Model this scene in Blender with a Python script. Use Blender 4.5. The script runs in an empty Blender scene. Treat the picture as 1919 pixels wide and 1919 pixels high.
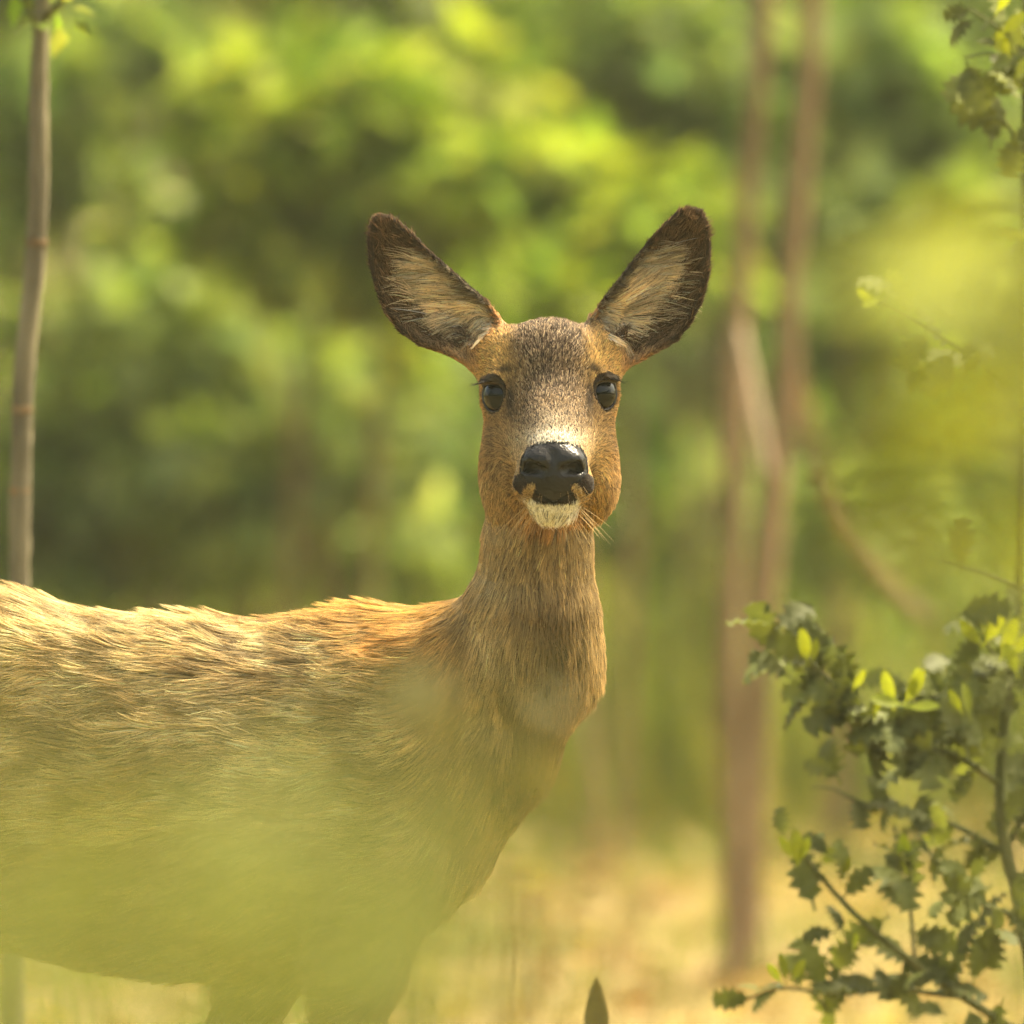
import bpy, math, random
import numpy as np
from mathutils import Vector, Matrix

random.seed(7)
RNG = np.random.default_rng(11)
sc = bpy.context.scene
COL = sc.collection

# ------------------------------------------------------------------ camera
S = 0.000428            # metres per photo pixel in the plane of the deer's face
DIST = 10.0
CAM_H = 1.0
PITCH = math.atan((959.5 - 350.0) * S / DIST)
cam_d = bpy.data.cameras.new("camera")
cam = bpy.data.objects.new("camera", cam_d)
COL.objects.link(cam)
cam.location = (0, -DIST, CAM_H)
cam.rotation_euler = (math.pi / 2 - PITCH, 0, 0)
cam_d.sensor_width = 36.0
cam_d.sensor_fit = 'HORIZONTAL'
cam_d.lens = 36.0 * DIST / (1919 * S)
cam_d.clip_start = 0.05
cam_d.clip_end = 1000
cam_d.dof.use_dof = True
cam_d.dof.focus_distance = DIST - 0.03
cam_d.dof.aperture_fstop = cam_d.lens / 72.0
cam_d.dof.aperture_blades = 0
sc.camera = cam

# ------------------------------------------------------------------ sky, sun, exposure
SUN_EL, SUN_AZ = math.radians(60), math.radians(62)     # azimuth from +y (behind the deer) towards +x
world = bpy.data.worlds.new("World")
sc.world = world
world.use_nodes = True
wn = world.node_tree
bg = wn.nodes["Background"]
sky = wn.nodes.new("ShaderNodeTexSky")
sky.sky_type = 'NISHITA'
sky.sun_disc = False
sky.sun_elevation = SUN_EL
sky.sun_rotation = SUN_AZ
sky.air_density = 1.0
sky.dust_density = 6.0
sky.ozone_density = 0.3
warm = wn.nodes.new("ShaderNodeMix")
warm.data_type = 'RGBA'
warm.blend_type = 'MULTIPLY'
warm.inputs[0].default_value = 1.0
warm.inputs[7].default_value = (1.0, 0.93, 0.70, 1)       # light filtered by a leafy wood, warm white balance
wn.links.new(sky.outputs[0], warm.inputs[6])
wn.links.new(warm.outputs[2], bg.inputs[0])
bg.inputs[1].default_value = 0.15
sun_d = bpy.data.lights.new("sun", 'SUN')
sun_d.energy = 3.0
sun_d.angle = math.radians(11)
sun_d.color = (1.0, 0.90, 0.68)
sun = bpy.data.objects.new("sun", sun_d)
COL.objects.link(sun)
sdir = Vector((math.sin(SUN_AZ) * math.cos(SUN_EL), math.cos(SUN_AZ) * math.cos(SUN_EL), math.sin(SUN_EL)))
sun.rotation_euler = (-sdir).to_track_quat('-Z', 'Y').to_euler()
sun.location = (3, 5, 12)
sc.view_settings.view_transform = 'Standard'
sc.view_settings.look = 'None'
sc.view_settings.exposure = 1.95
sc.view_settings.gamma = 1.0
sc.render.engine = 'CYCLES'
sc.cycles.use_denoising = True
sc.cycles.denoising_prefilter = 'FAST'
sc.cycles.use_light_tree = False
sc.cycles.use_adaptive_sampling = True
sc.cycles.adaptive_threshold = 0.03
sc.cycles.max_bounces = 5
sc.cycles.diffuse_bounces = 3
sc.cycles.glossy_bounces = 2
sc.cycles.transmission_bounces = 4
sc.cycles.transparent_max_bounces = 8
sc.cycles.caustics_reflective = False
sc.cycles.caustics_refractive = False
sc.cycles_curves.shape = 'RIBBONS'
sc.cycles_curves.subdivisions = 2

# ------------------------------------------------------------------ helpers
C0 = np.array([0, -DIST, CAM_H])
FWD = np.array([0, math.cos(PITCH), -math.sin(PITCH)])
UPV = np.array([0, math.sin(PITCH), math.cos(PITCH)])


def at(px, py, d):
    """the world point seen at photo pixel (px, py), d metres from the lens"""
    return Vector(C0 + d * (FWD + np.array([1, 0, 0]) * (px - 959.5) * S / DIST + UPV * (959.5 - py) * S / DIST))


def lin(r, g, b):
    f = lambda c: ((c / 255 + 0.055) / 1.055) ** 2.4 if c > 10 else c / 255 / 12.92
    return np.array([f(r), f(g), f(b)])


def hash3(ix, iy, iz, seed):
    h = (ix * 374761393 + iy * 668265263 + iz * 2147483647 + seed * 974634757) & 0xFFFFFFFF
    h = ((h ^ (h >> 13)) * 1274126177) & 0xFFFFFFFF
    h = h ^ (h >> 16)
    return (h & 0xFFFF) / 65535.0


def vnoise(P, freq, seed=0):
    """value noise, 0..1, for an (n,3) array"""
    Q = np.asarray(P, dtype=np.float64) * freq + 1000.0
    I = np.floor(Q).astype(np.int64)
    F = Q - I
    F = F * F * (3 - 2 * F)
    out = np.zeros(len(Q))
    for dx in (0, 1):
        for dy in (0, 1):
            for dz in (0, 1):
                w = (F[:, 0] if dx else 1 - F[:, 0]) * (F[:, 1] if dy else 1 - F[:, 1]) * (F[:, 2] if dz else 1 - F[:, 2])
                out += w * hash3(I[:, 0] + dx, I[:, 1] + dy, I[:, 2] + dz, seed)
    return out


def new_mesh(name, V, F, mat, parent=None, smooth=True, colors=None):
    me = bpy.data.meshes.new(name)
    V = np.asarray(V, dtype=np.float32)
    if isinstance(F, np.ndarray):
        n, k = F.shape
        me.vertices.add(len(V)); me.vertices.foreach_set('co', V.ravel())
        me.loops.add(n * k); me.loops.foreach_set('vertex_index', F.astype(np.int32).ravel())
        me.polygons.add(n)
        me.polygons.foreach_set('loop_start', np.arange(0, n * k, k, dtype=np.int32))
        me.update(calc_edges=True)
    else:
        me.from_pydata(V.tolist(), [], F)
    if smooth:
        me.polygons.foreach_set('use_smooth', np.ones(len(me.polygons), dtype=bool))
    if colors is not None:
        a = me.color_attributes.new('tint', 'FLOAT_COLOR', 'POINT')
        c4 = np.ones((len(V), 4), dtype=np.float32); c4[:, :3] = colors
        a.data.foreach_set('color', c4.ravel())
    me.materials.append(mat)
    me.update()
    return link(bpy.data.objects.new(name, me), parent)


def link(o, parent=None):
    COL.objects.link(o)
    if parent is not None:
        o.parent = parent
    return o


def empty(name, loc, label, cat, group=None):
    o = bpy.data.objects.new(name, None)
    COL.objects.link(o)
    o.location = loc
    o.empty_display_size = 0.1
    tag(o, label, cat, group)
    return o


def tag(o, label=None, cat=None, group=None, kind=None):
    if label: o['label'] = label
    if cat: o['category'] = cat
    if group: o['group'] = group
    if kind: o['kind'] = kind
    return o


def tube(pts, rad, n=8, rough=0.0, seed=0):
    """a tapering tube through pts (n,3) with radii; returns V, F"""
    P = np.array([tuple(p) for p in pts], dtype=float)
    R = np.array(rad, dtype=float)
    V, F = [], []
    T = np.gradient(P, axis=0)
    T /= np.linalg.norm(T, axis=1)[:, None] + 1e-9
    up = np.array([0.31, 0.9, 0.2])
    rs = np.random.default_rng(seed)
    for i in range(len(P)):
        a = np.cross(T[i], up); a /= np.linalg.norm(a) + 1e-9
        b = np.cross(T[i], a)
        for k in range(n):
            t = 2 * math.pi * k / n
            r = R[i] * (1 + rough * rs.normal())
            V.append(P[i] + r * (math.cos(t) * a + math.sin(t) * b))
    for i in range(len(P) - 1):
        for k in range(n):
            F.append((i * n + k, i * n + (k + 1) % n, (i + 1) * n + (k + 1) % n, (i + 1) * n + k))
    F.append(tuple(range(n))[::-1])
    F.append(tuple(range((len(P) - 1) * n, len(P) * n)))
    return np.array(V), F


def spline(pts, m):
    """Catmull-Rom through pts, m samples a span"""
    P = np.array([tuple(p) for p in pts], dtype=float)
    Q = np.vstack([2 * P[0] - P[1], P, 2 * P[-1] - P[-2]])
    out = []
    for i in range(1, len(Q) - 2):
        for t in np.linspace(0, 1, m, endpoint=False):
            a, b, c, d = Q[i - 1], Q[i], Q[i + 1], Q[i + 2]
            out.append(0.5 * ((2 * b) + (c - a) * t + (2 * a - 5 * b + 4 * c - d) * t * t + (3 * b - a - 3 * c + d) * t ** 3))
    out.append(P[-1])
    return np.array(out)


# ------------------------------------------------------------------ materials
def mat_new(name):
    m = bpy.data.materials.new(name)
    m.use_nodes = True
    nt = m.node_tree
    for n in list(nt.nodes):
        nt.nodes.remove(n)
    out = nt.nodes.new("ShaderNodeOutputMaterial")
    return m, nt, out


def leaf_material(name, trans=0.45, rough=0.45, spec=0.3, gain=1.0, base=None, tboost=(1.15, 1.08, 0.5)):
    """thin leaf: diffuse and gloss on the face, light coming through from behind"""
    m, nt, out = mat_new(name)
    N, L = nt.nodes.new, nt.links.new
    if base is None:
        a = N("ShaderNodeVertexColor"); a.layer_name = 'tint'; col = a.outputs[0]
    else:
        oi = N("ShaderNodeObjectInfo")
        hs = N("ShaderNodeHueSaturation")
        hs.inputs['Color'].default_value = (*base, 1)
        mr = N("ShaderNodeMapRange"); mr.inputs[3].default_value = 0.6; mr.inputs[4].default_value = 1.45
        L(oi.outputs['Random'], mr.inputs[0]); L(mr.outputs[0], hs.inputs['Value'])
        ge = N("ShaderNodeTexCoord"); nz = N("ShaderNodeTexNoise")
        nz.inputs['Scale'].default_value = 60
        L(ge.outputs['Object'], nz.inputs[0])
        mx = N("ShaderNodeMix"); mx.data_type = 'RGBA'; mx.blend_type = 'MULTIPLY'; mx.inputs[0].default_value = 0.5
        L(hs.outputs[0], mx.inputs[6]); L(nz.outputs['Fac'], mx.inputs[7])
        col = mx.outputs[2]
    if spec > 0:
        p = N("ShaderNodeBsdfPrincipled")
        p.inputs['Roughness'].default_value = rough
        p.inputs['Specular IOR Level'].default_value = spec
        L(col, p.inputs['Base Color'])
    else:
        p = N("ShaderNodeBsdfDiffuse")
        L(col, p.inputs[0])
    tm = N("ShaderNodeMix"); tm.data_type = 'RGBA'; tm.blend_type = 'MULTIPLY'; tm.inputs[0].default_value = 1
    tm.inputs[7].default_value = (tboost[0] * gain, tboost[1] * gain, tboost[2] * gain, 1)
    L(col, tm.inputs[6])
    t = N("ShaderNodeBsdfTranslucent"); L(tm.outputs[2], t.inputs[0])
    mix = N("ShaderNodeMixShader"); mix.inputs[0].default_value = trans
    L(p.outputs[0], mix.inputs[1]); L(t.outputs[0], mix.inputs[2]); L(mix.outputs[0], out.inputs[0])
    return m


def bark_material(name, c1, c2, scale=30, rough=0.85):
    m, nt, out = mat_new(name)
    N, L = nt.nodes.new, nt.links.new
    tc = N("ShaderNodeTexCoord")
    mp = N("ShaderNodeMapping"); mp.inputs['Scale'].default_value = (1, 1, 0.25)
    nz = N("ShaderNodeTexNoise"); nz.inputs['Scale'].default_value = scale; nz.inputs['Detail'].default_value = 6
    L(tc.outputs['Object'], mp.inputs[0]); L(mp.outputs[0], nz.inputs[0])
    cr = N("ShaderNodeValToRGB")
    cr.color_ramp.elements[0].position = 0.35; cr.color_ramp.elements[0].color = (*c1, 1)
    cr.color_ramp.elements[1].position = 0.68; cr.color_ramp.elements[1].color = (*c2, 1)
    L(nz.outputs['Fac'], cr.inputs[0])
    bp = N("ShaderNodeBump"); bp.inputs['Strength'].default_value = 0.5; bp.inputs['Distance'].default_value = 0.004
    L(nz.outputs['Fac'], bp.inputs['Height'])
    p = N("ShaderNodeBsdfPrincipled"); p.inputs['Roughness'].default_value = rough
    p.inputs['Specular IOR Level'].default_value = 0.2
    L(cr.outputs[0], p.inputs['Base Color']); L(bp.outputs[0], p.inputs['Normal'])
    L(p.outputs[0], out.inputs[0])
    return m


M_LEAF = leaf_material("thicket_leaf", 0.48, 0.5, 0)
M_GRASS = leaf_material("grass_blade", 0.4, 0.6, 0, tboost=(1.1, 1.0, 0.6))
M_BARK = bark_material("brown_bark", (0.13, 0.085, 0.04), (0.28, 0.185, 0.095), 18)
M_BARK_PALE = bark_material("grey_bark", (0.11, 0.095, 0.058), (0.26, 0.225, 0.135), 26)
M_BARK_GREEN = bark_material("green_twig_bark", (0.06, 0.07, 0.02), (0.14, 0.14, 0.05), 40)
M_STUMP = bark_material("pale_broken_wood", (0.25, 0.18, 0.105), (0.38, 0.285, 0.18), 22)


# ------------------------------------------------------------------ ground
def ground_z(x, y):
    P = np.stack([x, y, np.zeros_like(x)], 1)
    a = np.clip((np.abs(y - 2) - 2.0) / 8.0, 0, 1)
    return (vnoise(P, 0.45, 3) - 0.5) * 0.10 * a + (vnoise(P, 1.7, 4) - 0.5) * 0.05 * a


def build_ground():
    g = np.unique(np.concatenate([np.linspace(-260, -20, 25), np.linspace(-20, 20, 161), np.linspace(20, 260, 25)]))
    h = np.unique(np.concatenate([np.linspace(-60, -12, 13), np.linspace(-12, 30, 211), np.linspace(30, 400, 30)]))
    X, Y = np.meshgrid(g, h)
    x, y = X.ravel(), Y.ravel()
    V = np.stack([x, y, ground_z(x, y)], 1)
    nx, ny = len(g), len(h)
    i, j = np.meshgrid(np.arange(nx - 1), np.arange(ny - 1))
    a = (j * nx + i).ravel()
    F = np.stack([a, a + 1, a + nx + 1, a + nx], 1)
    m, nt, out = mat_new("forest_floor")
    N, L = nt.nodes.new, nt.links.new
    tc = N("ShaderNodeTexCoord")
    n1 = N("ShaderNodeTexNoise"); n1.inputs['Scale'].default_value = 1.3; n1.inputs['Detail'].default_value = 5
    n2 = N("ShaderNodeTexNoise"); n2.inputs['Scale'].default_value = 28; n2.inputs['Detail'].default_value = 6
    L(tc.outputs['Object'], n1.inputs[0]); L(tc.outputs['Object'], n2.inputs[0])
    r1 = N("ShaderNodeValToRGB")
    e = r1.color_ramp.elements
    e[0].position = 0.38; e[0].color = (0.10, 0.11, 0.025, 1)
    e[1].position = 0.5; e[1].color = (0.25, 0.20, 0.065, 1)
    k = e.new(0.7); k.color = (0.32, 0.235, 0.115, 1)
    L(n1.outputs['Fac'], r1.inputs[0])
    r2 = N("ShaderNodeValToRGB")
    r2.color_ramp.elements[0].position = 0.3; r2.color_ramp.elements[0].color = (0.45, 0.4, 0.33, 1)
    r2.color_ramp.elements[1].position = 0.7; r2.color_ramp.elements[1].color = (1, 1, 1, 1)
    L(n2.outputs['Fac'], r2.inputs[0])
    mx = N("ShaderNodeMix"); mx.data_type = 'RGBA'; mx.blend_type = 'MULTIPLY'; mx.inputs[0].default_value = 1
    L(r1.outputs[0], mx.inputs[6]); L(r2.outputs[0], mx.inputs[7])
    bp = N("ShaderNodeBump"); bp.inputs['Strength'].default_value = 0.6; bp.inputs['Distance'].default_value = 0.02
    L(n2.outputs['Fac'], bp.inputs['Height'])
    p = N("ShaderNodeBsdfPrincipled"); p.inputs['Roughness'].default_value = 0.95
    p.inputs['Specular IOR Level'].default_value = 0.1
    L(mx.outputs[2], p.inputs['Base Color']); L(bp.outputs[0], p.inputs['Normal']); L(p.outputs[0], out.inputs[0])
    o = new_mesh("ground", V, F, m)
    tag(o, "sunny forest floor of dry grass and leaf litter", "ground", kind="structure")


build_ground()


def blades(n, xr, yr, hmin, hmax, width, cols, seed, thin=None):
    """a sheet of narrow bent blades: V, F, colours"""
    r = np.random.default_rng(seed)
    x = r.uniform(*xr, n); y = r.uniform(*yr, n)
    if thin is not None:
        keep = r.random(n) < thin(x, y)
        x, y = x[keep], y[keep]; n = len(x)
    z = ground_z(x, y) - 0.005
    h = r.uniform(hmin, hmax, n)
    az = r.uniform(0, 2 * np.pi, n)
    lean = r.uniform(0.1, 0.9, n) * h
    w = width * r.uniform(0.6, 1.4, n)
    d = np.stack([np.cos(az), np.sin(az), 0 * az], 1)
    s = np.stack([-np.sin(az), np.cos(az), 0 * az], 1)
    b = np.stack([x, y, z], 1)
    mid = b + d * (lean * 0.3)[:, None]; mid[:, 2] += h * 0.6
    tip = b + d * lean[:, None]; tip[:, 2] += h * 0.95
    V = np.stack([b - s * w[:, None] / 2, b + s * w[:, None] / 2, mid + s * w[:, None] * 0.4, mid - s * w[:, None] * 0.4, tip], 1)
    k = np.arange(n) * 5
    F = np.concatenate([np.stack([k, k + 1, k + 2], 1), np.stack([k, k + 2, k + 3], 1), np.stack([k + 3, k + 2, k + 4], 1)])
    cols = np.array(cols)
    c = cols[r.integers(0, len(cols), n)] * r.uniform(0.7, 1.3, n)[:, None]
    return V.reshape(-1, 3), F, np.repeat(c, 5, axis=0)


V, F, c = blades(30000, (-4, 4), (-3.0, 13), 0.03, 0.09, 0.006,
                 [(0.27, 0.21, 0.07), (0.31, 0.25, 0.10), (0.15, 0.16, 0.035), (0.33, 0.26, 0.13)], 21)
# fresh green grows in patches; brown shadow patches are painted into the blade colour
_p = np.stack([V[:, 0], V[:, 1], 0 * V[:, 0]], 1)
_g = np.repeat((vnoise(_p * np.array([1, 0.45, 1]), 2.2, 71)[::5] > 0.5), 5)
_d = np.repeat((vnoise(_p * np.array([1, 0.5, 1]), 2.8, 72)[::5] > 0.60), 5)
c[_g] = c[_g] * np.array([0.55, 0.85, 0.4])
c[_d] = c[_d] * np.array([0.62, 0.52, 0.5])
tag(new_mesh("dry_grass", V, F, M_GRASS, smooth=False, colors=c), "short straw coloured grass over the forest floor", "grass", kind="stuff")


def litter(n, seed):
    r = np.random.default_rng(seed)
    x = r.uniform(-4.5, 4.5, n); y = r.uniform(-4, 13.5, n)
    z = ground_z(x, y) + r.uniform(0.006, 0.03, n)
    az = r.uniform(0, 2 * np.pi, n); L = r.uniform(0.03, 0.085, n)
    d = np.stack([np.cos(az), np.sin(az), r.uniform(-.3, .3, n)], 1) * L[:, None]
    q = np.stack([-np.sin(az), np.cos(az), r.uniform(-.3, .3, n)], 1) * L[:, None] * 0.32
    p = np.stack([x, y, z], 1)
    lift = np.zeros((n, 3)); lift[:, 2] = L * 0.15
    V = np.stack([p - d * .5, p + q + lift, p + d * .5, p - q + lift, p], 1)
    k = np.arange(n) * 5
    F = np.concatenate([np.stack(t, 1) for t in ((k, k + 4, k + 1), (k, k + 3, k + 4), (k + 4, k + 2, k + 1), (k + 4, k + 3, k + 2))])
    cols = np.array([(0.34, 0.23, 0.10), (0.22, 0.13, 0.055), (0.42, 0.33, 0.17), (0.14, 0.085, 0.04), (0.36, 0.30, 0.07), (0.17, 0.19, 0.04)])
    c = cols[r.integers(0, len(cols), n)] * r.uniform(0.7, 1.25, n)[:, None]
    return V.reshape(-1, 3), F, np.repeat(c, 5, axis=0)


V, F, c = litter(9000, 24)
tag(new_mesh("leaf_litter", V, F, M_GRASS, smooth=False, colors=c), "fallen brown and yellow leaves scattered over the forest floor", "leaf litter", kind="stuff")
V, F, c = blades(20000, (-5, 5), (9.5, 18), 0.22, 0.62, 0.016,
                 [(0.14, 0.19, 0.035), (0.20, 0.25, 0.05), (0.27, 0.27, 0.07), (0.10, 0.15, 0.03)], 22)
tag(new_mesh("green_undergrowth", V, F, M_GRASS, smooth=False, colors=c), "soft green undergrowth at the foot of the wood", "undergrowth", kind="stuff")


def leaf_cloud(centres, radii, counts, size, cols, seed, droop=0.5, jit=0.35):
    """leaves (folded kites, 4 triangles) through ellipsoids, denser towards the outside of each clump"""
    r = np.random.default_rng(seed)
    Vs, Cs = [], []
    cols = np.array(cols)
    for c, rad, n in zip(centres, radii, counts):
        d = r.normal(size=(n, 3)); d /= np.linalg.norm(d, axis=1)[:, None]
        rr = r.random(n) ** 0.45
        p = np.array(c) + d * rr[:, None] * np.array(rad)
        axis = d * 0.7 + r.normal(size=(n, 3)) * 0.6
        axis[:, 2] -= droop
        axis /= np.linalg.norm(axis, axis=1)[:, None]
        up = r.normal(size=(n, 3)) * 0.55 + np.array([0, 0, 1.0])
        side = np.cross(axis, up); side /= np.linalg.norm(side, axis=1)[:, None] + 1e-9
        nor = np.cross(side, axis)
        L = size * r.uniform(0.6, 1.35, n)[:, None]
        W = L * 0.33
        q = [p, p + axis * L * 0.4 + side * W + nor * L * 0.10, p + axis * L * 0.45, p + axis * L * 0.4 - side * W + nor * L * 0.10,
             p + axis * L - nor * L * 0.08]
        Vs.append(np.stack(q, 1))
        cc = cols[r.integers(0, len(cols), n)] * (1 + jit * r.normal(size=n))[:, None].clip(0.35, 1.8)
        Cs.append(cc)
    V = np.concatenate(Vs); C = np.concatenate(Cs)
    k = np.arange(len(V)) * 5
    F = np.concatenate([np.stack(t, 1) for t in ((k, k + 1, k + 2), (k, k + 2, k + 3), (k + 1, k + 4, k + 2), (k + 2, k + 4, k + 3))])
    return V.reshape(-1, 3), F, np.repeat(C, 5, axis=0)


YG = [(0.18, 0.26, 0.030), (0.25, 0.32, 0.038), (0.13, 0.21, 0.028), (0.31, 0.35, 0.075)]      # young yellow-green
MG = [(0.14, 0.22, 0.050), (0.19, 0.26, 0.060), (0.23, 0.29, 0.110), (0.12, 0.18, 0.042)]      # mid green
DG = [(0.095, 0.14, 0.030), (0.12, 0.16, 0.036), (0.15, 0.165, 0.046), (0.08, 0.115, 0.028)]   # dark green
PG = [(0.25, 0.32, 0.12), (0.31, 0.37, 0.15), (0.20, 0.27, 0.085)]                             # pale green


def shrub(name, label, group, base_px, d, blobs, size, cols, seed, stems=3, bark=None):
    """stems from one foot on the ground up into leaf clumps at the given places (px, py, half width px, half height px, leaves)"""
    k = d / DIST * S
    bx = (base_px - 959.5) * k
    by = -DIST + d
    bz = float(ground_z(np.array([bx]), np.array([by]))[0])
    root = empty(name, (bx, by, bz), label, "shrub", group)
    r = random.Random(seed)
    cs, rs, ns = [], [], []
    for (px, py, rx, rz, n) in blobs:
        p = at(px, py, d + r.uniform(-0.25, 0.25))
        cs.append(np.array(p) - np.array([bx, by, bz])); rs.append((rx * k, max(rx, rz) * k * 0.7, rz * k)); ns.append(n)
    V, F, c = leaf_cloud(cs, rs, ns, size, cols, seed)
    cr = new_mesh("crown", V, F, M_LEAF, root, smooth=False, colors=c)
    cr['kind'] = 'stuff'
    for i in range(min(stems, len(cs))):
        t = cs[i]
        ox, oy = r.uniform(-.06, .06), r.uniform(-.06, .06)
        pts = spline([(ox, oy, -0.05), (t[0] * 0.25 + ox, t[1] * 0.3 + oy, t[2] * 0.4), (t[0] * 0.7, t[1] * 0.7, t[2] * 0.75), t], 5)
        V, F = tube(pts, np.linspace(0.010, 0.003, len(pts)), 6, 0.06, seed + i)
        new_mesh("stem", V, F, bark or M_BARK, root)
    return root


# far wood: reads as one mass
def far_wood():
    r = np.random.default_rng(5)
    cs, rs, ns = [], [], []
    for i in range(520):
        x = r.uniform(-17, 17); y = r.uniform(14.5, 24); z = r.uniform(0.0, 5.0) if i % 3 else r.uniform(0.0, 1.6)
        cs.append((x, y, z)); s = r.uniform(0.35, 0.95); rs.append((s, s, s * 0.8)); ns.append(int(330 * s))
    V, F, c = leaf_cloud(cs, rs, ns, 0.15, DG + MG[:2] + [(0.08, 0.10, 0.02)], 6)
    tag(new_mesh("far_wood", V, F, M_LEAF, smooth=False, colors=c), "dark dense woodland closing off the view", "woodland", kind="stuff")


far_wood()


def wood_behind():
    """the wood goes on round the clearing, also behind whoever stands there with the camera"""
    r = np.random.default_rng(8)
    cs, rs, ns = [], [], []
    for i in range(420):
        a = r.uniform(math.radians(100), math.radians(440)); q = r.uniform(15, 21)
        x, y = math.cos(a) * q * 1.05, -9 + math.sin(a) * q
        if y > -1: continue
        cs.append((x, y, r.uniform(0.5, 6.5))); s = r.uniform(0.9, 2.0); rs.append((s, s, s * 0.8)); ns.append(int(120 * s))
    V, F, c = leaf_cloud(cs, rs, ns, 0.30, DG + MG[:2], 9)
    tag(new_mesh("surrounding_wood", V, F, M_LEAF, smooth=False, colors=c), "dark woodland round the rest of the clearing", "woodland", kind="stuff")


wood_behind()

G1 = "leafy shrubs along the edge of the wood"
for lab_, bpx_, d_, blobs_, cols_, sd_ in (
    ("largest blurred yellow green shrub, between the sapling stem and the deer's ears", 620, 18.5, [(560, 200, 230, 130, 330), (760, 330, 240, 110, 330), (480, 400, 150, 90, 160), (880, 170, 170, 90, 170), (640, 480, 200, 80, 170)], YG, 31),
    ("blurred yellow green shrub crowding round the faint pinkish brown trunk", 520, 19.5, [(450, 560, 200, 110, 240), (620, 600, 170, 90, 170), (330, 480, 120, 90, 120), (560, 120, 120, 60, 90)], YG, 32),
    ("blurred yellow green shrub seen between the deer's two ears", 1080, 18, [(1060, 480, 150, 80, 170), (1230, 400, 150, 80, 150), (1020, 330, 160, 80, 140), (1010, 560, 120, 60, 80)], YG, 33),
    ("blurred mid green shrub just behind the straight reddish brown trunk", 1280, 20, [(1160, 70, 180, 110, 200), (1330, 200, 150, 130, 190), (1340, 620, 110, 130, 130), (1000, 60, 120, 60, 80)], MG + PG[:1], 34),
    ("blurred mid green shrub behind the leafy top of the sapling", 180, 19, [(240, 60, 130, 80, 130), (100, 180, 130, 110, 150), (30, 300, 110, 80, 100), (200, 340, 70, 50, 50), (140, 160, 50, 50, 30)], MG + PG[:2], 35),
    ("blurred pale green low shrub beyond the deer's back", 260, 19.5, [(100, 640, 110, 70, 90), (340, 760, 150, 100, 150), (560, 850, 160, 120, 160), (220, 930, 200, 90, 190), (420, 1000, 220, 90, 190)], PG + MG, 36),
    ("blurred mid green shrub low down on both sides of the deer's neck", 800, 20.5, [(760, 720, 130, 110, 120), (830, 900, 130, 130, 130), (700, 1010, 190, 100, 150), (1220, 950, 120, 130, 130), (1190, 700, 100, 90, 70)], MG, 37),
    ("blurred mid green shrub between the leaning trunk and the holly's top twigs", 1600, 19.5, [(1600, 120, 140, 110, 150), (1700, 420, 170, 110, 160), (1580, 640, 110, 90, 90), (1640, 970, 130, 90, 110), (1790, 200, 130, 130, 130)], MG + PG[:1], 38),
    ("blurred pale green low shrub at the feet of the two brown trunks", 1500, 21, [(1540, 1130, 140, 120, 120), (1250, 1150, 150, 120, 150), (1800, 1130, 160, 120, 130), (1420, 1000, 130, 120, 90), (1150, 1250, 130, 90, 90)], PG + MG, 39),
    ("blurred mid green thicket low between the sapling and the deer's neck", 420, 18.8, [(180, 930, 150, 130, 150), (60, 900, 120, 130, 110), (500, 900, 170, 110, 150), (300, 620, 170, 120, 170), (520, 700, 160, 120, 160), (120, 800, 150, 150, 150), (680, 830, 150, 120, 120), (350, 880, 220, 120, 200), (600, 1000, 250, 110, 200), (100, 1020, 170, 110, 130)], PG + MG[:3], 40),
    ("blurred mid green thicket low between the brown trunks and the holly", 1650, 21.5, [(1560, 820, 130, 120, 110), (1720, 700, 150, 120, 110), (1760, 950, 160, 130, 120), (1620, 1250, 170, 120, 120), (1300, 880, 100, 120, 80)], MG, 41)):
    shrub("leafy_shrub", lab_, G1, bpx_, d_, blobs_, 0.082, cols_, sd_, 3)
for k_, (bx_, dd_) in enumerate([(-700, 18.5), (-1350, 19.5), (-2100, 18), (2500, 18.5), (3150, 19.5), (3900, 18)]):     # the wood goes on beside the frame
    q_ = [(bx_ + random.uniform(-300, 300), random.uniform(50, 1100), random.uniform(140, 230), random.uniform(90, 140), 200) for _ in range(6)]
    shrub("leafy_shrub", "mid green shrub of the wood's edge, off beyond the deer's rump or the holly" if k_ % 2 else "yellow green shrub of the wood's edge, off beyond the deer's rump or the holly", G1, bx_, dd_, q_, 0.085, (MG + PG[:1]) if k_ % 2 else YG, 50 + k_, 4)


# ------------------------------------------------------------------ trunks
def stem_thing(name, label, cat, paths, bark, group=None):
    """paths: list of (part name, pixel points, d, radius px list)"""
    p0 = at(paths[0][1][0][0], paths[0][1][0][1], paths[0][2])
    bz = float(ground_z(np.array([p0.x]), np.array([p0.y]))[0])
    root = empty(name, (p0.x, p0.y, bz), label, cat, group)
    for i, (pn, pts, d, rp, bk) in enumerate(paths):
        W = spline([at(x, y, d + (z if z else 0)) - root.location for (x, y, z) in pts], 6)
        R = np.interp(np.linspace(0, 1, len(W)), np.linspace(0, 1, len(rp)), rp) * d / DIST * S
        V, F = tube(W, R, 12, 0.05, i + 3)
        new_mesh(pn, V, F, bk or bark, root)
    return root


def ground_row(d):
    return 350 + CAM_H / (S / DIST) / d


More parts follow.
